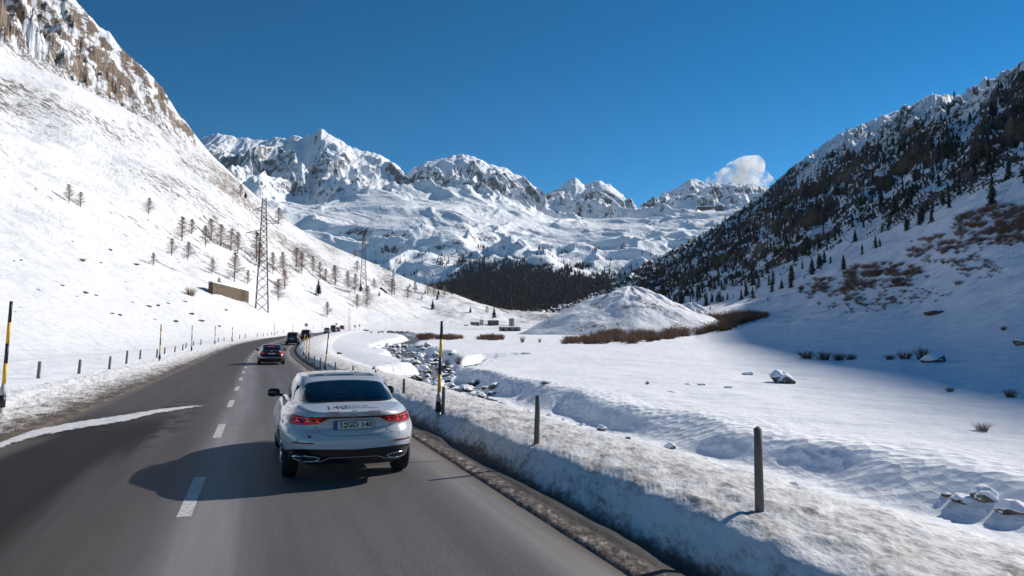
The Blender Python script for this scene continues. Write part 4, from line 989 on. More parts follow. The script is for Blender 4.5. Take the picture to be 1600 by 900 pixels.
# ------------------------------------------------------------ lattice pylons
def pylon(px_, by, ty, wbase, arms, label, thick=1.0, rz=.25):
    P_ = hit(px_, by); k = P_.y / F; h = (by - ty) * k; wb = wbase * k / 2; wt = wb * .27
    e = empty('lattice_pylon', P_ - Vector((0, 0, .3)), rz, label, 'pylon', 'lattice pylons on the left slope')
    W_ = lambda t: wb * (1 - t) ** 1.05 + wt * (1 - (1 - t) ** 1.05) if t < .97 else wt * .8
    fr = MB(); t_ = thick; lv = [0]; 
    while lv[-1] < .96: lv.append(min(1, lv[-1] + max(.035, W_(lv[-1]) * 1.75 / h)))
    for sx_ in (-1, 1):
        for sy_ in (-1, 1):
            fr.tube([(sx_ * W_(t) , sy_ * W_(t), t * h) for t in lv], [.085 * t_] * len(lv), 4)
    br = MB()
    for a, b_ in zip(lv[:-1], lv[1:]):
        for f in range(4):
            c0 = [(-1, -1), (1, -1), (1, 1), (-1, 1)][f]; c1 = [(1, -1), (1, 1), (-1, 1), (-1, -1)][f]
            A = lambda c, t: (c[0] * W_(t), c[1] * W_(t), t * h)
            br.tube([A(c0, a), A(c1, b_)], .065 * t_, 3); br.tube([A(c1, a), A(c0, b_)], .065 * t_, 3)
    fr.link('legs', M_dsteel, e); br.link('bracing', M_dsteel, e)
    for z_, side, ln in arms:
        z_ = z_ * h; ln = ln * k; w = W_(z_ / h); m_ = MB(); L_ = side * ln
        for sy_ in (-1, 1):
            m_.tube([(side * w, sy_ * w, z_), (L_, 0, z_ + .1)], .06 * t_, 4); m_.tube([(side * w, sy_ * w, z_ + h * .03), (L_, 0, z_ + .1)], .06 * t_, 4)
            m_.tube([(side * w, sy_ * w, z_ + h * .03), (L_ * .55, sy_ * w * .5, z_ + .04)], .04 * t_, 3)
        a = m_.link('crossarm', M_dsteel, e)
        i_ = MB(); 
        for fr_ in (.55, 1.0):
            x_ = L_ * fr_; i_.tube([(x_, 0, z_), (x_, 0, z_ - h * .022)], .07 * t_, 6)
            i_.tube([(x_, 0, z_ - h * .006), (x_, 0, z_ - h * .010)], .15 * t_, 8); i_.tube([(x_, 0, z_ - h * .015), (x_, 0, z_ - h * .019)], .15 * t_, 8)
        i_.link('insulator', M_gry, a)
pylon(409, 487, 300, 19, [(.86, -1, 17), (.755, 1, 26), (.665, -1, 26)], 'tall steel lattice pylon standing right of the stone wall', 1.0)
pylon(567, 455, 361, 10, [(.86, -1, 8), (.76, 1, 11), (.66, -1, 11)], 'second lattice pylon, further along the left slope', 1.4)
pylon(614, 460, 418, 5, [(.86, -1, 4), (.76, 1, 6), (.66, -1, 6)], 'smallest and farthest lattice pylon low on the left slope', 1.3)
# ------------------------------------------------------------ stone wall, sheds
m_stone, nt, b = mat('stone_masonry'); P_ = objc(nt)
br_ = nt.nodes.new('ShaderNodeTexVoronoi'); br_.inputs['Scale'].default_value = 1.9; L(nt, mapv(nt, P_, (1, 1, 2.0)), br_.inputs['Vector'])
c = mix(nt, noise(nt, P_, 2.5, 5, .7), (.13, .085, .045), (.30, .215, .13)); sp = nt.nodes.new('ShaderNodeSeparateColor'); L(nt, br_.outputs['Color'], sp.inputs[0])
c = mix(nt, math_(nt, 'MULTIPLY', sp.outputs[0], .5), c, (.08, .055, .035))
L(nt, mix(nt, rng(nt, br_.outputs['Distance'], .3, .5), c, (.07, .05, .035)), b.inputs['Base Color']); L(nt, bump(nt, br_.outputs['Distance'], -.12), b.inputs['Normal']); b.inputs['Roughness'].default_value = .9
M_snow = plain('loose_snow', (.86, .88, .92), .8, var=.03)
A = hit(330, 460); B = hit(387, 473); B = Vector((B.x, B.y, B.z)); dv = (B - A); ln = dv.xy.length; ang = math.atan2(dv.y, dv.x); slope_ = dv.z / ln
e = empty('retaining_wall', A, ang, 'brown rubble stone retaining wall set into the left slope beside the big pylon', 'wall')
hL = 19 * A.y / F; hR = 18 * B.y / F
def wall_piece(x0, x1, zb0, zb1, zt0, zt1, y0, y1, mb, n=16):
    V = []; 
    for i in range(n + 1):
        t = i / n; x = x0 + (x1 - x0) * t; zb_ = zb0 + (zb1 - zb0) * t; zt_ = zt0 + (zt1 - zt0) * t; j = .06 * math.sin(i * 2.3)
        V += [(x, y0, zb_), (x, y1, zb_), (x, y1, zt_ + j * .5), (x, y0, zt_ + j * .5)]
    Fs = [(i * 4 + j, i * 4 + (j + 1) % 4, i * 4 + 4 + (j + 1) % 4, i * 4 + 4 + j) for i in range(n) for j in range(4)] + [(3, 2, 1, 0), (n * 4, n * 4 + 1, n * 4 + 2, n * 4 + 3)]
    mb.add(V, Fs)
mb = MB(); wall_piece(0, ln, -1, dv.z - 1, hL, dv.z + hR, -.2, .8, mb); mb.link('masonry', m_stone, e)
mb = MB(); wall_piece(-.05, ln + .05, hL + .01, dv.z + hR + .01, hL + .28, dv.z + hR + .28, -.12, .9, mb); mb.link('snow_cover', M_snow, e)
A = hit(594, 452); B = hit(603, 459)
e = empty('stone_dam', A, math.atan2(B.y - A.y, B.x - A.x), 'short dark slanted dam wall high on the slope between second and third pylon', 'wall')
mb = MB(); wall_piece(0, (B - A).xy.length, -1, B.z - A.z - 1, 1.6, B.z - A.z + 1.4, -.5, .8, mb, 6); mb.link('masonry', M_dsteel, e)
M_shed = plain('grey_sheet_metal', (.20, .21, .22), .5, .2, var=.15, scale=2); M_dark = plain('dark_opening', (.03, .03, .035), .6); M_conc = plain('pale_concrete', (.38, .38, .38), .8); M_brownshed = plain('brown_boards', (.14, .11, .09), .8, var=.3, scale=3)
def shed(px0, px1, by, ty, m, label, depth=4.0, name='shed', openings=2, roof=.25, lid=True):
    c = hit((px0 + px1) / 2, by); k = c.y / F; w = (px1 - px0) * k; h = (by - ty) * k
    e = empty(name, c, R(-6), label, 'building')
    mb = MB(); mb.box((0, depth / 2, h / 2 - .2), (w, depth, h + .4 - .0)); 
    nrib = max(3, int(w / .9))
    for i in range(nrib): mb.box((-w / 2 + (i + .5) * w / nrib, -.02, h * .48), (.09, .06, h * .92))
    mb.link('wall', m, e)
    r_ = MB(); r_.box((0, depth / 2, h + roof * .2 + .004), (w + .3, depth + .3, roof * .4)); ro = r_.link('roof', M_steel, e)
    s_ = MB(); n_ = 8
    V = []
    for i in range(n_ + 1):
        x = -w / 2 - .1 + (w + .2) * i / n_; t_ = h + roof * .4 + .006
        V += [(x, -.12, t_), (x, .3, t_ + roof * (1 + .2 * math.sin(i * 1.7))), (x, depth - .2, t_ + roof * 1.1), (x, depth + .1, t_)]
    s_.add(V, [(i * 4 + j, i * 4 + 4 + j, i * 4 + 5 + j, i * 4 + j + 1) for i in range(n_) for j in range(3)] + [(0, 1, 2, 3), (n_ * 4 + 3, n_ * 4 + 2, n_ * 4 + 1, n_ * 4)]); s_.link('snow_cover', M_snow, ro, True)
    for i in range(openings):
        d_ = MB(); d_.box((-w * .3 + i * w * .6 / max(1, openings - 1), -.06, h * .42), (min(1.2, w * .16), .08, h * .62)); d_.link('door' if i == 0 else 'window', M_dark, e)
shed(735, 749, 508.5, 503.5, M_shed, 'low grey container, leftmost of the huddle on the valley floor')
shed(749, 755.5, 508.5, 500.5, M_conc, 'narrow taller pale hut between two grey containers', openings=1)
shed(762, 779, 508.5, 501, M_brownshed, 'long brownish container right of the narrow pale hut')
shed(779.5, 813, 517.5, 511.5, M_shed, 'long low grey shed nearest on the valley floor', openings=3)
c = hit(799.5, 510); k = c.y / F
e = empty('silo', c + Vector((0, 1.5, 0)), 0, 'short white double silo behind the long low grey shed', 'silo')
for dx in (-2.2, 2.2):
    mb = MB(); mb.tube([(dx * k, 0, -.5), (dx * k, 0, 11 * k)], 2.2 * k, 20); mb.tube([(dx * k, 0, 11 * k), (dx * k, 0, 12.6 * k)], [2.2 * k, .5 * k], 20); mb.link('tank', M_conc, e, True)
mb = MB(); mb.tube([(0, -2.3 * k, 0), (0, -2.3 * k, 13 * k)], .12, 6); mb.link('ladder', M_steel, e)
# mountain hotel on the bench, far away
px_, Y_ = 1112, float(tab(1112, MP, [w[3][0] for w in M_w])); 
z_ = float(mount_z(px_, Y_)); X_ = float(XS(px_)) * Y_
e = empty('mountain_hotel', (X_, Y_, CZ + elev(324.5) * Y_ - 12), 0, 'tiny dark hotel with two wings on the snowy bench below the cloud', 'building')
mb = MB(); mb.box((0, 0, 10), (150, 20, 22)); mb.box((55, 0, 16), (30, 22, 26)); mb.link('wall', plain('hotel_wall', (.10, .075, .06), .8), e)
mb = MB(); mb.box((-20, 0, 23.5), (112, 26, 3)); mb.link('roof', M_snow, e)
z_ = 0
# ------------------------------------------------------------ cars
def paint(name, col, rough=.25, metal=0.0):
    m, nt, b = mat(name); b.inputs['Base Color'].default_value = (*col, 1); b.inputs['Roughness'].default_value = rough; b.inputs['Metallic'].default_value = metal
    b.inputs['Coat Weight'].default_value = .8 if col[0] > .1 else .4; b.inputs['Coat Roughness'].default_value = .03
    n = noise(nt, objc(nt), 1.8, 5, .6); sx = nt.nodes.new('ShaderNodeSeparateXYZ'); L(nt, objc(nt), sx.inputs[0])
    d = math_(nt, 'MULTIPLY', rng(nt, sx.outputs['Z'], .62, .22), rng(nt, n, .3, .75))
    L(nt, mix(nt, math_(nt, 'MULTIPLY', d, .30), col, (.30, .28, .26)), b.inputs['Base Color'])
    L(nt, rng(nt, d, 0, 1, rough, rough + .25), b.inputs['Roughness']); return m
M_tyre = plain('rubber', (.018, .018, .019), .8); M_rim = plain('alloy', (.35, .36, .38), .3, .9); M_trim = plain('black_gloss', (.010, .010, .012), .12, var=.05, spec=.6); M_plast = plain('black_plastic', (.02, .02, .022), .55)
M_chrome = plain('chrome', (.55, .56, .58), .15, 1.0, var=.03); M_seat = plain('seat_fabric', (.02, .02, .023), .7); M_ref = plain('red_reflector', (.22, .006, .012), .2, var=.2, scale=30)
m_lens, nt, b = mat('tail_lens'); b.inputs['Base Color'].default_value = (.16, .004, .008, 1); b.inputs['Roughness'].default_value = .25; b.inputs['Coat Weight'].default_value = .15; M_lens = m_lens
def glow(name, col, s):
    m, nt, b = mat(name); b.inputs['Base Color'].default_value = (*col, 1); b.inputs['Emission Color'].default_value = (*col, 1); b.inputs['Emission Strength'].default_value = s; return m
M_lamp = glow('tail_light', (.5, .01, .015), .22); M_lamp2 = glow('tail_light_bright', (.8, .02, .025), .5)
m_glass, nt, b = mat('tinted_glass'); 
for n_ in list(nt.nodes): nt.nodes.remove(n_)
out = nt.nodes.new('ShaderNodeOutputMaterial'); tr = nt.nodes.new('ShaderNodeBsdfTransparent'); tr.inputs[0].default_value = (.16, .19, .20, 1); gl = nt.nodes.new('ShaderNodeBsdfGlossy'); gl.inputs['Roughness'].default_value = .02; gl.inputs['Color'].default_value = (.9, .95, 1, 1)
fr_ = nt.nodes.new('ShaderNodeFresnel'); fr_.inputs[0].default_value = 1.45; mx = nt.nodes.new('ShaderNodeMixShader'); L(nt, fr_.outputs[0], mx.inputs[0]); L(nt, tr.outputs[0], mx.inputs[1]); L(nt, gl.outputs[0], mx.inputs[2]); L(nt, mx.outputs[0], out.inputs[0])
M_glass = m_glass
M_dglass = plain('dark_glass', (.012, .015, .018), .04, var=.05, spec=.7)
M_plate = plain('plate_white', (.62, .62, .60), .4, var=.03); M_blue = plain('plate_blue', (.02, .06, .35), .4); M_ink = plain('black_ink', (.015, .015, .017), .5)
M_bink = plain('dark_blue_print', (.07, .09, .16), .5); M_rink = plain('red_print', (.65, .16, .17), .5); M_gink = plain('grey_print', (.42, .45, .50), .4); M_pink = plain('pink_print', (.62, .35, .45), .4)

def sup(t, n):
    c, s = np.cos(t), np.sin(t); return np.sign(c) * np.abs(c) ** (2 / n), np.sign(s) * np.abs(s) ** (2 / n)
class Car:
    def __init__(s, S):
        s.S = S; M = S.get('M', 144); K = 22; Lc = S['len']
        # denser sampling at the two ends
        th = np.linspace(0, 2 * np.pi, M, endpoint=False) + .0001; 
        V = []
        vs = np.linspace(0, 1, K)
        zt = lambda y: np.interp(y, S['top_y'], S['top_z']); zb = lambda y: np.interp(y, [0, .5, 1.0, Lc - 1, Lc], [S['zb_r'], .24, .2, .2, .24])
        for v in vs:
            w = np.interp(v, S['w_v'], S['w']); y0 = np.interp(v, S['yr_v'], S['yr']); y1 = Lc - np.interp(v, [0, .3, .6, 1], [.12, 0, .05, .35])
            cx, sy = sup(th, S.get('n', 5.2)); x = w * cx; y = (y0 + y1) / 2 + (y1 - y0) / 2 * sy
            tw = 1 - .10 * np.clip((y - (Lc - 1.2)) / 1.2, 0, 1) ** 2 - .045 * np.clip((.9 - y) / .9, 0, 1) ** 1.5; x = x * (tw - .13 * v ** 5 * np.clip((1.5 - y) / 1.5, 0, 1) * S.get('tuck', 0))
            z = zb(y) + (zt(y) - zb(y)) * v; V.append(np.stack([x, y, z], 1))
        top = V[-1].copy()
        for r_ in (.97, .9, .75, .5, .25):
            q = top.copy(); q[:, 0] *= r_; yc = Lc / 2; q[:, 1] = yc + (q[:, 1] - yc) * (1 - (1 - r_) * .12)
            q[:, 2] = zt(q[:, 1]) + S['crown'] * (1 - r_ ** 2); V.append(q)
        nr_ = len(V); A = np.concatenate(V); Fs = []
        for i in range(nr_ - 1):
            for j in range(M): Fs.append((i * M + j, i * M + (j + 1) % M, (i + 1) * M + (j + 1) % M, (i + 1) * M + j))
        # close top (mirror pairs) and bottom with n-gons of quads across
        def cap(base, flip):
            for j in range(M // 4 * 0, M // 2):
                pass
        Vt = A.tolist(); 
        k = (nr_ - 1) * M
        # th=0 is +x; +y is pi/2. pairs (j) and (M/2 - j)
        def strips(k, up):
            h = M // 2; q = M // 4
            idx = lambda j: k + (j % M)
            for j in range(-q, q):
                a, b_, c_, d_ = idx(j), idx(j + 1), idx(h - j - 1), idx(h - j)
                f = tuple(dict.fromkeys((a, b_, c_, d_)))
                if len(f) >= 3: Fs.append(f if up else f[::-1])
        strips(k, True); strips(0, False)
        bm = bmesh.new(); bv = [bm.verts.new(p) for p in Vt]
        for f in Fs:
            try: bm.faces.new([bv[i] for i in f])
            except ValueError: pass
        bmesh.ops.recalc_face_normals(bm, faces=bm.faces); s.bvh_body = BVHTree.FromBMesh(bm)
        me = bpy.data.meshes.new('body'); bm.to_mesh(me); bm.free(); s.body_me = me
        # cabin
        K2 = 14; V = []
        for i in range(K2):
            u = i / (K2 - 1); w = S['cw0'] + (S['cw1'] - S['cw0']) * u ** 1.5; y0 = np.interp(u, S['cy_u'], S['cyr']); y1 = np.interp(u, [0, .5, 1], S['cyf'])
            cx, sy = sup(th, 5.0); x = w * cx; y = (y0 + y1) / 2 + (y1 - y0) / 2 * sy
            x = x * (1 - S.get('taper', .08) * np.clip((1.6 - y) / 1.3, 0, 1) ** 1.3)
            base = zt(np.clip(y, .3, Lc - 1.0)) - .03; roof = np.interp(y, S['roof_y'], S['roof_z']); z = base + (roof - base) * u ** .93; V.append(np.stack([x, y, z], 1))
        top = V[-1]
        for r_ in (.96, .86, .65, .4, .15):
            q = top.copy(); yc = (top[:, 1].min() + top[:, 1].max()) / 2; q[:, 0] *= r_; q[:, 1] = yc + (q[:, 1] - yc) * (1 - (1 - r_) * .35)
            q[:, 2] = np.interp(q[:, 1], S['roof_y'], S['roof_z']) + .035 * (1 - r_ ** 2) ** .8; V.append(q)
        nr_ = len(V); A = np.concatenate(V); Fs = []
        for i in range(nr_ - 1):
            for j in range(M): Fs.append((i * M + j, i * M + (j + 1) % M, (i + 1) * M + (j + 1) % M, (i + 1) * M + j))
        strips((nr_ - 1) * M, True)
        s.cab_V = A; s.cab_F = Fs; s.bvh_cab = BVHTree.FromPolygons(A.tolist(), [f for f in Fs])
    def ray(s, o, d):
        best = None
        for bv in (s.bvh_body, s.bvh_cab):
            h = bv.ray_cast(Vector(o), Vector(d).normalized())
            if h[0] is not None and (best is None or h[3] < best[3]): best = h
        return best
    def pts(s, P, D, off):
        out = []
        for p in P:
            h = s.ray(p, D)
            if h is None: out.append(None); continue
            n = h[1] if h[1].dot(Vector(D)) < 0 else -h[1]; out.append(h[0] + n * off)
        ok = [i for i, v in enumerate(out) if v is not None]
        assert ok, (P[0], D)
        return [v if v is not None else out[min(ok, key=lambda q: abs(q - i))].copy() for i, v in enumerate(out)]
    def patch(s, name, grid, D, off, m, parent, border=None, thick=None):
        """grid[i][j] of points projected along D on to the car: a thin panel following its skin"""
        n = len(grid); k = len(grid[0]); flat = [p for row in grid for p in row]; V = s.pts(flat, D, off); t = thick or (off + .012); W = [v + Vector(D).normalized() * t for v in V]
        Fs = []; mi = []; vv = V + W; N_ = n * k
        for i in range(n - 1):
            for j in range(k - 1):
                a = i * k + j; Fs.append((a, a + 1, a + k + 1, a + k)); mi.append(1 if border and (i < border or j < border or i >= n - 1 - border or j >= k - 1 - border) else 0)
        rim = [i for i in range(k)] + [i * k + k - 1 for i in range(1, n)] + [(n - 1) * k + i for i in range(k - 2, -1, -1)] + [i * k for i in range(n - 2, 0, -1)]
        for a, b_ in zip(rim, rim[1:] + rim[:1]): Fs.append((a, a + N_, b_ + N_, b_)); mi.append(1 if border else 0)
        me = bpy.data.meshes.new(name); me.from_pydata([tuple(v) for v in vv], [], Fs); me.polygons.foreach_set('material_index', mi)
        me.polygons.foreach_set('use_smooth', [True] * len(Fs)); bm = bmesh.new(); bm.from_mesh(me); bmesh.ops.recalc_face_normals(bm, faces=bm.faces); bm.to_mesh(me); bm.free()
        try: me.set_sharp_from_angle(angle=R(40))
        except Exception: pass
        return link(name, me, m, parent)
    def rear(s, name, xs, lo, hi, off, m, parent, ny=8, border=None):
        g = [[(x, -2, lo(x) + (hi(x) - lo(x)) * j / ny) for j in range(ny + 1)] for x in xs]; return s.patch(name, g, (0, 1, 0), off, m, parent, border)
    def line(s, name, P, D, r, m, parent, off=.001, closed=False):
        V = s.pts(P, D, off); mb = MB(); mb.tube(V + ([V[0]] if closed else []), r, 5); return mb.link(name, m, parent, True)
    def text(s, name, txt, size, centre, D, m, parent, sx=1.0, up='z', off=.004, bold=0):
        cu = bpy.data.curves.new('t', 'FONT'); cu.body = txt; cu.size = size; cu.align_x = 'CENTER'; cu.align_y = 'CENTER'; cu.offset = bold; cu.resolution_u = 4
        o = bpy.data.objects.new('t', cu); COL.objects.link(o); bpy.context.view_layer.update()
        me = bpy.data.meshes.new_from_object(o.evaluated_get(bpy.context.evaluated_depsgraph_get())); bpy.data.objects.remove(o); me.name = name
        for v in me.vertices:
            x, y = v.co.x * sx + centre[0], v.co.y
            if D is None: v.co = Vector((x, centre[1], centre[2] + y)); continue
            p = (x, -2, centre[2] + y) if up == 'z' else (x, centre[1] + y, 3)
            v.co = s.pts([p], D, off)[0]
        me.materials.clear(); return link(name, me, m, parent)
LIN = lambda *p: (lambda x: float(np.interp(x, p[0::2], p[1::2])))
SEDAN = dict(tuck=1, taper=.15, len=4.92, zb_r=.15, top_y=[0, .12, .6, 1.5, 3.2, 4.0, 4.6, 4.92], top_z=[.895, .903, .968, .95, .925, .87, .76, .66],
    w_v=[0, .15, .35, .55, .75, .9, 1], w=[.86, .915, .945, .945, .905, .86, .785], yr_v=[0, .12, .3, .48, .62, .68, .84, .94, 1], yr=[.10, .05, .0, .0, .035, .085, .075, .03, .045],
    crown=.03, cw0=.755, cw1=.60, cy_u=[0, .25, .5, .75, 1], cyr=[.42, .62, .86, 1.14, 1.50], cyf=[4.02, 3.5, 3.02], roof_y=[1.2, 1.6, 2.3, 3.0, 3.3], roof_z=[1.285, 1.32, 1.345, 1.32, 1.28])
BLACKS = dict(SEDAN); BLACKS.update(top_z=[.96, .98, 1.0, .98, .95, .9, .8, .68], roof_z=[1.34, 1.37, 1.39, 1.37, 1.33])
SUV = dict(len=4.65, zb_r=.30, top_y=[0, .1, .6, 1.5, 3.0, 3.7, 4.3, 4.65], top_z=[1.03, 1.04, 1.05, 1.03, 1.02, .99, .93, .8],
    w_v=[0, .15, .35, .55, .75, .9, 1], w=[.86, .92, .945, .945, .93, .90, .86], yr_v=[0, .15, .3, .5, .65, .8, 1], yr=[.14, .02, .0, .05, .07, .08, .10],
    crown=.02, cw0=.84, cw1=.64, cy_u=[0, .5, .85, 1], cyr=[.14, .28, .42, .52], cyf=[3.75, 3.3, 2.85], roof_y=[.4, .9, 1.8, 2.8, 3.1], roof_z=[1.58, 1.64, 1.66, 1.62, 1.56], taper=.05, zlights=1)
VAN = dict(SUV); VAN.update(len=5.3, roof_z=[2.25, 2.28, 2.28, 2.24, 2.1], cw1=.80, cyr=[.08, .12, .16, .22], top_z=[1.15, 1.15, 1.15, 1.13, 1.1, 1.05, .98, .85], cyf=[4.6, 4.2, 3.8], roof_y=[.3, .9, 2.4, 3.7, 4.0])

def wheel(e, x, y, r=.335, w=.235):
    mb = MB(); prof = [(.22, .30), (.10, .335 * 1), (-.10, .335), (-.22, .30)]
    n = 36; V = []; sx_ = 1 if x > 0 else -1
    pr = [(-.5, .62), (-.5, .93), (-.36, 1.0), (.36, 1.0), (.5, .93), (.5, .66), (.42, .64)]
    for i in range(n):
        a = 2 * math.pi * i / n
        for u, q in pr: V.append((x + sx_ * (u * w), y + math.cos(a) * r * q, r + math.sin(a) * r * q))
    k = len(pr); Fs = [(i * k + j, i * k + j + 1, ((i + 1) % n) * k + j + 1, ((i + 1) % n) * k + j) for i in range(n) for j in range(k - 1)]
    Fs.append(tuple(i * k for i in range(n))); mb.add(V, Fs); wo = mb.link('wheel', M_tyre, e, True)
    rm = MB(); xo = x + sx_ * w * .44
    for i in range(10):
        a = 2 * math.pi * i / 10; b_ = a + .12
        rm.tube([(xo, y + math.cos(a) * .05, r + math.sin(a) * .05), (xo + sx_ * .012, y + math.cos(b_) * r * .4, r + math.sin(b_) * r * .4), (xo, y + math.cos(b_) * r * .64, r + math.sin(b_) * r * .64)], [.03, .018, .02], 6)
    c_ = [(xo - sx_ * .004, y + math.cos(2 * math.pi * i / n) * r * .645, r + math.sin(2 * math.pi * i / n) * r * .645) for i in range(n + 1)]; rm.tube(c_, .012, 6, cap=False)
    rm.tube([(xo - sx_ * .02, y, r), (xo + sx_ * .02, y, r)], .06, 16); rm.link('rim', M_rim, wo, True)
def glass_grid(zlo, zhi, xlo, xhi, nx=28, nz=14):
    """rear window: trapezoid with rounded corners"""
    g = []
    for i in range(nx + 1):
        u = -1 + 2 * i / nx; row = []
        for j in range(nz + 1):
            t = j / nz; hw = xlo + (xhi - xlo) * t; cr = 1 - .02 * max(0, abs(2 * t - 1) - .75) ** 2 * 16
            zz = zlo + (zhi - zlo) * (t - .5) * (1 - .10 * abs(u) ** 8) + (zhi - zlo) * .5 - .028 * u * u * (1 if t > 0 else 1) * (t)
            row.append((u * hw * cr, -2, zz + .012 * (1 - u * u) * (1 - t)))
        g.append(row)
    return g
def make_car(name, spec, body_m, label, loc, yaw, style='sedan', detail=1, roof_m=None):
    C = Car(spec); Lc = spec['len']
    e = empty(name, (0, 0, 0), 0, label, 'car' if style != 'van' else 'van', 'cars driving along the right lane')
    # wheel arches cut out of the body shell
    b_o = link('body', C.body_me, body_m, e); b_o.data.polygons.foreach_set('use_smooth', [True] * len(b_o.data.polygons))
    ya = (1.02, Lc - .92)
    if detail:
        cu = MB()
        for y in ya:
            for sx_ in (-1, 1): zc_ = .245 if style == 'sedan' else .335; cu.tube([(sx_ * .60, y, zc_), (sx_ * 1.2, y, zc_)], .395, 40)
        co = cu.link('cutter', M_plast); md = b_o.modifiers.new('b', 'BOOLEAN'); md.object = co; md.operation = 'DIFFERENCE'; md.solver = 'EXACT'
        bpy.context.view_layer.update(); me2 = bpy.data.meshes.new_from_object(b_o.evaluated_get(bpy.context.evaluated_depsgraph_get()))
        b_o.modifiers.clear(); b_o.data = me2; me2.name = 'body'; bpy.data.objects.remove(co)
        try: me2.set_sharp_from_angle(angle=R(38))
        except Exception: pass
    b_o.data.materials.append(M_plast)
    for p_ in b_o.data.polygons:
        if p_.center.z < (.235 if style == 'sedan' else .27): p_.material_index = len(b_o.data.materials) - 1
    suv = style in ('suv', 'van')
    zg0, zg1 = (.985, 1.272) if style == 'sedan' else ((1.02, 1.27) if style == 'black' else ((1.10, 1.52) if style == 'suv' else (1.3, 2.05)))
    hw0, hw1 = (.665, .545) if not suv else ((.70, .60) if style == 'suv' else (.70, .68))
    # cabin shell with window openings
    A = C.cab_V; Fs = C.cab_F; keep = []
    ctr = np.array([A[list(f)].mean(0) for f in Fs])
    if detail:
        for f, c_ in zip(Fs, ctr):
            x, y, z = c_; t = (z - zg0) / (zg1 - zg0); rearw = 0.14 < t < .86 and abs(x) < (hw0 + (hw1 - hw0) * t) - .06 and y < 2
            frontw = y > 3.0 and .2 < t < .8 and abs(x) < .5; sidew = .2 < t < .78 and 1.35 < y < 3.2 and abs(x) > .45 and not (2.15 < y < 2.30)
            if not (rearw or frontw or sidew): keep.append(f)
    else: keep = list(Fs)
    me = bpy.data.meshes.new('cabin'); me.from_pydata(A.tolist(), [], keep); me.polygons.foreach_set('use_smooth', [True] * len(keep)); link('cabin', me, body_m, e)
    gm = [M_glass, M_trim] if detail else [M_dglass, M_trim]
    C.patch('rear_window', glass_grid(zg0, zg1, hw0, hw1), (0, 1, 0), .004, gm, e, border=1, thick=.008)
    g = [[(-.46 + .92 * i / 12, 6, zg0 + (zg1 - zg0) * (.06 + .82 * j / 6)) for j in range(7)] for i in range(13)]
    C.patch('windscreen', g, (0, -1, 0), .004, gm, e, border=1, thick=.008)
    for sx_ in (-1, 1):
        for y0, y1, ya0, ya1 in ((1.30, 2.20, 1.55, 2.20), (2.24, 3.3, 2.24, 2.95)) if not suv else ((.55, 1.5, .75, 1.5), (1.54, 2.5, 1.54, 2.5), (2.54, 3.3, 2.54, 3.0)):
            g = [[(sx_ * 3, (y0 + (y1 - y0) * i / 10) * (1 - j / 6) + (ya0 + (ya1 - ya0) * i / 10) * j / 6, zg0 + (zg1 - zg0) * (.02 + .86 * j / 6)) for j in range(7)] for i in range(11)]
            C.patch('side_window', g, (-sx_, 0, 0), .004, gm, e, border=1, thick=.008)
        mb = MB(); my = 3.02 if not suv else 2.9; mz = (zg0 - .06)
        mb.tube([(sx_ * .80, my, mz), (sx_ * .93, my - .02, mz + .03)], [.025, .03], 8)
        bm = bmesh.new(); bmesh.ops.create_icosphere(bm, subdivisions=3, radius=1)
        for v in bm.verts: 
            q = v.co; v.co = Vector((sx_ * .95 + math.copysign(abs(q.x) ** .7, q.x) * .100, my - .03 + q.y * .07 * (1 if q.y > 0 else .45), mz + .055 + math.copysign(abs(q.z) ** .75, q.z) * .074))
        bm.verts.ensure_lookup_table(); off = len(mb.v); mb.add([v.co[:] for v in bm.verts], [tuple(v.index for v in f.verts) for f in bm.faces]); bm.free()
        mb.link('door_mirror', M_trim, e, True)
    for y in ya:
        for sx_ in (-1, 1): wheel(e, sx_ * (.785 if style == 'sedan' else .80), y, w=.215)
    # underside and lower apron
    dl = LIN(-.9, .33, -.74, .395, -.62, .405, 0, .375, .62, .405, .74, .395, .9, .33) if not suv else LIN(-.9, .5, -.5, .5, 0, .46, .5, .5, .9, .5)
    lo_ = (lambda x: spec['zb_r'] + .005)
    C.rear('rear_apron', np.linspace(-.84, .84, 41), lo_, dl, .006, M_plast if suv else M_trim, e, 6)
    mb = MB(); mb.box((0, Lc / 2, .24), (1.25, Lc - 1.4, .10)); mb.box((0, .55, .235), (1.3, .7, .05)); mb.link('underbody', M_plast, e)
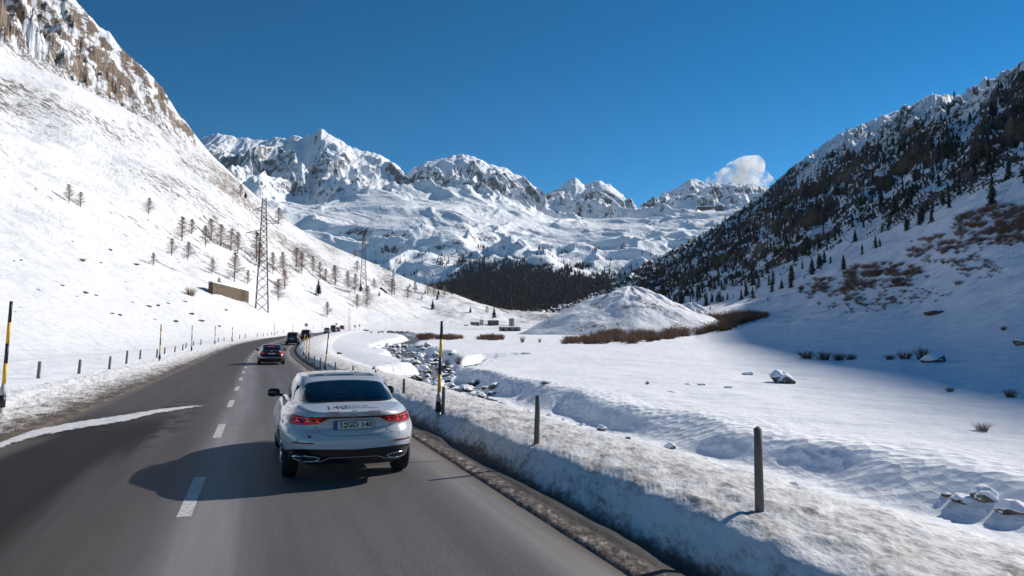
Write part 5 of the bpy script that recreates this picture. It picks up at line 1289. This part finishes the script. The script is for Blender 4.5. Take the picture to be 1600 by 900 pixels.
    # rear lamps joined by a black strip
    if style == 'sedan':
        C.rear('lamp_strip', np.linspace(-.50, .50, 31), lambda x: .812, lambda x: .835, .006, M_trim, e, 2)
        for sx_ in (-1, 1):
            xs = np.linspace(.34, .835, 26) * sx_
            lo = lambda x: float(np.interp(abs(x), [.34, .42, .52, .80, .835], [.808, .760, .725, .718, .775])); hi = lambda x: float(np.interp(abs(x), [.34, .6, .78, .835], [.832, .836, .842, .815]))
            tl = C.rear('tail_lamp', xs, lo, hi, .010, M_lens, e, 6)
            mb = MB()
            for cx_ in (.47, .59, .71):
                for ang in range(3):
                    a = math.pi / 2 + ang * 2 * math.pi / 3
                    V = C.pts([(sx_ * (cx_ + .008 * math.cos(a + 1.57)), -2, .772 + .008 * math.sin(a + 1.57)), (sx_ * (cx_ - .008 * math.cos(a + 1.57)), -2, .772 - .008 * math.sin(a + 1.57)), (sx_ * (cx_ + .042 * math.cos(a)), -2, .772 + .036 * math.sin(a))], (0, 1, 0), .013)
                    mb.add(V, [(0, 1, 2)])
            mb.link('light_star', M_lamp2, tl)
            mb = MB()
            for x0, x1, z0 in ((.42, .80, .812), (.50, .80, .735)):
                n_ = 10; P0 = C.pts([(sx_ * (x0 + (x1 - x0) * i / n_), -2, z0 - .005) for i in range(n_ + 1)], (0, 1, 0), .012); P1 = C.pts([(sx_ * (x0 + (x1 - x0) * i / n_), -2, z0 + .005) for i in range(n_ + 1)], (0, 1, 0), .012)
                mb.add(P0 + P1, [(i, i + 1, n_ + 2 + i, n_ + 1 + i) for i in range(n_)])
            mb.link('light_bar', M_lamp, tl)
            C.rear('reflector', np.linspace(.52, .78, 12) * sx_, lambda x: .472, lambda x: .490, .006, M_ref, e, 2)
            # exhaust trim
            P0 = [(sx_ * (.60 + .165 * math.cos(a) * (1 if abs(math.cos(a)) < .8 else .97)), -2, .262 + .040 * math.sin(a)) for a in np.linspace(0, 2 * math.pi, 22, endpoint=False)]
            C.line('exhaust_trim', P0, (0, 1, 0), .012, M_chrome, e, .008, True)
            C.rear('exhaust_outlet', np.linspace(.46, .74, 8) * sx_, lambda x: .235, lambda x: .288, .010, M_plast, e, 2)
        C.line('chrome_strip', [(x, -2, float(np.interp(abs(x), [0, .32, .42, .8], [.268, .268, .222, .215]))) for x in np.linspace(-.76, .76, 33)], (0, 1, 0), .006, M_chrome, e, .006)
        # boot lid joint, bumper crease
        C.line('boot_joint', [(-.50, -2, .71), (-.44, -2, .62), (-.33, -2, .575), (0, -2, .562), (.33, -2, .575), (.44, -2, .62), (.50, -2, .71)], (0, 1, 0), .0035, M_trim, e)
        for sx_ in (-1, 1): C.line('boot_joint', [(sx_ * .585, -2, .85), (sx_ * .60, -2, .90), (sx_ * .625, -2, .955)], (0, 1, 0), .003, M_trim, e)
        # number plate
        h = C.ray((0, -2, .71), (0, 1, 0)); py_ = h[0].y - .018
        mb = MB(); mb.box((0, py_, .712), (.52, .012, .112)); pl = mb.link('number_plate', M_plate, e); pl['label'] = 'white number plate'
        mb = MB(); mb.box((-.236, py_ - .0075, .712), (.042, .003, .108)); mb.link('plate_band', M_blue, pl)
        mb = MB(); 
        for dz_, dx_, ww, hh in ((.0575, 0, .53, .006), (-.0575, 0, .53, .006)): mb.box((dx_, py_ - .006, .712 + dz_), (ww, .016, hh))
        for sx_ in (-1, 1): mb.box((sx_ * .262, py_ - .006, .712), (.006, .016, .112))
        mb.link('plate_frame', M_plast, pl)
        C.text('plate_text', 'S', .105, (-.168, py_ - .009, .712), None, M_ink, pl, .95, bold=.002); C.text('plate_text', 'GD', .105, (-.020, py_ - .009, .712), None, M_ink, pl, .95, bold=.002); C.text('plate_text', '140', .105, (.165, py_ - .009, .712), None, M_ink, pl, .95, bold=.002)
        mb = MB()
        for dz_ in (-.024, .024): mb.tube([(-.112, py_ - .0065, .712 + dz_), (-.112, py_ - .0095, .712 + dz_)], .017, 14)
        mb.link('plate_seal', M_ink, pl)
        # emblem: three pointed star in a ring
        ez = .872; cpt = C.ray((0.02, -2, ez), (0, 1, 0))[0]; mb = MB(); ex = 0.0
        ring = [Vector((ex + .047 * math.cos(a), cpt.y - .012 + (ez - cpt.z) * 0, ez + .047 * math.sin(a))) for a in np.linspace(0, 2 * math.pi, 25)]; mb.tube(ring, .0045, 6, cap=False)
        for q in range(3): a = math.pi / 2 + q * 2 * math.pi / 3; mb.tube([(ex, cpt.y - .014, ez), (ex + .045 * math.cos(a), cpt.y - .012, ez + .045 * math.sin(a))], [.009, .002], 5)
        mb.link('emblem', M_chrome, e)
        # lettering
        C.text('lettering', '140', .26, (-.215, .25, 0), (0, 0, -1), M_bink, e, .75, 'y'); C.text('lettering', 'YEARS OF', .10, (.06, .30, 0), (0, 0, -1), M_bink, e, .72, 'y'); C.text('lettering', 'INNOVATION', .10, (.10, .20, 0), (0, 0, -1), M_bink, e, .72, 'y')
        for sx_ in (-1, 1):
            cxx = sx_ * .265 - (.0 if sx_ > 0 else 0.0)
            rr = [(cxx + (.085 + .015 * 0) * math.copysign(min(1, abs(1.25 * math.cos(a))), math.cos(a)), -2, .874 + .026 * math.copysign(min(1, abs(1.5 * math.sin(a))), math.sin(a))) for a in np.linspace(0, 2 * math.pi, 28, endpoint=False)]
            C.line('red_outline', rr, (0, 1, 0), .005, M_rink, e, .002, True)
            C.text('small_lettering', 'YEARS', .030, (cxx, 0, .874), (0, 1, 0), M_rink, e, 1.25, 'z')
        for x_, z_, mm in [(-.62, .63, M_gink), (-.535, .635, M_gink), (-.57, .57, M_bink), (-.66, .575, M_gink), (-.72, .515, M_gink), (.60, .63, M_gink), (.635, .57, M_gink), (.76, .50, M_gink), (-.47, .62, M_gink), (.50, .62, M_gink)]:
            C.rear('livery_square', [x_ - .022, x_, x_ + .022], lambda x: z_ - .018, lambda x: z_ + .018, .003, mm, e, 2)
        for i in range(34):
            y_ = rnd.uniform(.12, 2.1); z_ = rnd.uniform(.50, .90); s_ = .026; mm = [M_gink, M_pink, M_gink, M_bink][i % 4 if i % 3 else 0]
            if any(C.ray((-3, y_ + a * s_, z_ + b_ * s_), (1, 0, 0)) is None or C.ray((-3, y_ + a * s_, z_ + b_ * s_), (1, 0, 0))[0].x > -.7 for b_ in (-1, 1) for a in (-1, 1)): continue
            C.patch('livery_square', [[(-3, y_ + a * s_, z_ + b_ * s_ * .8) for b_ in (-1, 1)] for a in (-1, 1)], (1, 0, 0), .003, mm, e)
        # dark glass roof
        C.patch('roof_panel', [[(-.48 + .96 * i / 12, 1.56 + 1.35 * j / 10, 3) for j in range(11)] for i in range(13)], (0, 0, -1), .004, M_dglass, e)
        # seats behind the glass
        def seat(x, y, h_, w_):
            mb = MB(); mb.tube([(x - w_, y, h_ - .42), (x - w_ * .9, y - .04, h_ - .16), (x + w_ * .9, y - .04, h_ - .16), (x + w_, y, h_ - .42)], .07, 8)
            bm = bmesh.new(); bmesh.ops.create_icosphere(bm, subdivisions=2, radius=1)
            mb.add([(x + v.co.x * w_ * .75, y - .05 + v.co.y * .06, h_ - .08 + v.co.z * .085) for v in bm.verts], [tuple(v.index for v in f.verts) for f in bm.faces]); bm.free()
            mb.box((x, y, h_ - .36), (w_ * 1.9, .12, .46)); mb.link('seat', M_seat, e, True)
        seat(-.37, 2.15, 1.21, .23); seat(.37, 2.15, 1.21, .23); 
        for x in (-.42, 0, .42): seat(x, 1.30, 1.08, .17)
    else:
        zl, zh = (.72, .90) if not suv else ((.86, 1.08) if style == 'suv' else (.95, 1.35))
        for sx_ in (-1, 1):
            x0 = .42 if not suv else .62
            tl = C.rear('tail_lamp', np.linspace(x0, .85, 14) * sx_, lambda x: zl + (.05 if abs(x) < .55 else 0), lambda x: zh - (.02 if abs(x) < .55 else 0), .010, M_ref, e, 4)
            tl2 = C.rear('light_bar', np.linspace(x0 + .05, .80, 8) * sx_, lambda x: zl + .07, lambda x: zl + .10, .014, M_lamp, tl, 2)
            C.rear('reflector', np.linspace(.55, .78, 8) * sx_, lambda x: .42, lambda x: .45, .006, M_ref, e, 2)
        C.rear('number_plate', np.linspace(-.25, .25, 5), lambda x: zl + .0 if not suv else .72, lambda x: zl + .11 if not suv else .83, .012, M_plate, e, 2)
        h = C.ray((0, -2, zh + .04), (0, 1, 0)); mb = MB(); mb.tube([(0, h[0].y + .003, zh + .04), (0, h[0].y - .008, zh + .04)], .04, 14); mb.link('emblem', M_chrome, e)
        C.rear('brake_light', np.linspace(-.22, .22, 6), lambda x: zg1 - .045, lambda x: zg1 - .005, .012, M_lamp, e, 2)
        C.rear('bumper_strip', np.linspace(-.8, .8, 20), lambda x: .50, lambda x: .52, .006, M_chrome if style == 'black' else M_plast, e, 2)
    if style == 'sedan':
        def lift(o):
            if o.type == 'MESH' and not o.name.startswith(('wheel', 'rim')):
                for v in o.data.vertices:
                    z = v.co.z; v.co.z = .112 + .945 * z if z > .2 else z * 1.505; v.co.x *= 1.012
            for c_ in o.children: lift(c_)
        lift(e)
    e.location = loc; e.rotation_euler = (0, 0, yaw); return e
YAW = R(19)
white = paint('white_paint', (.49, .505, .54), .28)
# reference point: middle of the rear bumper on the road
rp = Vector((-2.10, 9.93, 0)); 
make_car('sedan_car', SEDAN, white, 'white sedan with printed livery seen from behind, nearest on the road', rp, YAW + R(.3), 'sedan')
def on_lane(px_, Y_, off):
    X_ = float(XS(px_)) * Y_; i = np.argmin(np.abs(cl[:, 1] - Y_)); d = tg[i]; return Vector((X_, Y_, float(road_z(Y_)) + .01)), math.atan2(-d[0], d[1])
for nm, sp_, mt, px_, Y_, st, lb, dt in [
    ('sedan_car', BLACKS, paint('black_metallic', (.022, .012, .014), .3), 426, 51.5, 'black', 'black sedan with red tail lamps, second vehicle ahead', 1),
    ('suv_car', SUV, paint('dark_brown_paint', (.035, .026, .026), .3), 457.5, 97, 'suv', 'dark brown estate car entering the bend, third vehicle ahead', 0),
    ('suv_car', SUV, paint('black_paint', (.015, .015, .016), .3), 478, 121, 'suv', 'black car in the bend behind the orange marker poles', 0),
    ('suv_car', SUV, paint('silver_paint', (.45, .46, .48), .3, .3), 511, 196, 'suv', 'silver car beyond the bend with a dark rear window', 0),
    ('van', VAN, paint('dark_green_paint', (.05, .055, .06), .3), 520.5, 232, 'van', 'dark boxy van just beyond the silver car', 0),
    ('suv_car', SUV, paint('grey_paint', (.18, .17, .17), .3), 527.5, 262, 'suv', 'small grey car between the dark van and the red van', 0),
    ('van', VAN, paint('red_paint', (.30, .06, .055), .35), 534, 285, 'van', 'reddish van, farthest vehicle of the column', 0)]:
    loc, yw = on_lane(px_, Y_, 0); make_car(nm, sp_, mt, lb, loc, yw, st, dt)

# ------------------------------------------------------------ cloud and air
def cloud():
    bm = bmesh.new(); Yc = 6600; k = Yc / F; g = random.Random(4)
    for px_, py_, r in [(1118, 282, 9), (1130, 278, 11), (1143, 274, 14), (1156, 268, 17), (1170, 263, 18), (1180, 256, 14), (1188, 247, 9), (1192, 243, 4), (1194, 250, 5), (1183, 249, 6), (1112, 279, 5), (1123, 273, 6), (1150, 262, 8), (1164, 256, 8), (1203, 279, 6), (1190, 272, 14), (1178, 278, 15), (1160, 280, 14), (1198, 270, 8), (1194, 282, 9)]:
        M = Matrix.Translation(((px_ - 800) * k, Yc + g.uniform(-60, 60), CZ + (HY - py_) * k)) @ Matrix.Diagonal((r * k, r * k * 1.1, r * k * .8, 1))
        bmesh.ops.create_icosphere(bm, subdivisions=3, radius=1.45, matrix=M)
    me = bpy.data.meshes.new('cloud'); bm.to_mesh(me); bm.free()
    o = link('cloud', me); rmd = o.modifiers.new('r', 'REMESH'); rmd.mode = 'VOXEL'; rmd.voxel_size = 14
    bpy.context.view_layer.update(); me2 = bpy.data.meshes.new_from_object(o.evaluated_get(bpy.context.evaluated_depsgraph_get())); o.modifiers.clear(); o.data = me2
    m = bpy.data.materials.new('cloud'); m.use_nodes = True; nt = m.node_tree; nt.nodes.clear(); out = nt.nodes.new('ShaderNodeOutputMaterial'); pv = nt.nodes.new('ShaderNodeVolumePrincipled')
    pv.inputs['Color'].default_value = (1, 1, 1, 1); pv.inputs['Anisotropy'].default_value = .2
    P = pos(nt); d = rng(nt, noise(nt, P, .0085, 9, .66, .5), .44, .66, 0, .024); L(nt, d, pv.inputs['Density']); L(nt, pv.outputs[0], out.inputs['Volume']); me2.materials.append(m)
    tag(o, 'white cloud puff trailing off the far right summit', 'cloud', None, 'stuff')
cloud()

hz = MB(); hz.box((0, 2900, 900), (7400, 6500, 1812)); 
mh = bpy.data.materials.new('air'); mh.use_nodes = True; nt = mh.node_tree; nt.nodes.clear(); out = nt.nodes.new('ShaderNodeOutputMaterial'); pv = nt.nodes.new('ShaderNodeVolumePrincipled')
pv.inputs['Color'].default_value = (.72, .86, 1, 1); pv.inputs['Density'].default_value = .000011; pv.inputs['Anisotropy'].default_value = .1; L(nt, pv.outputs[0], out.inputs['Volume'])
tag(hz.link('haze', mh), 'thin blue mountain air', 'haze', None, 'stuff')
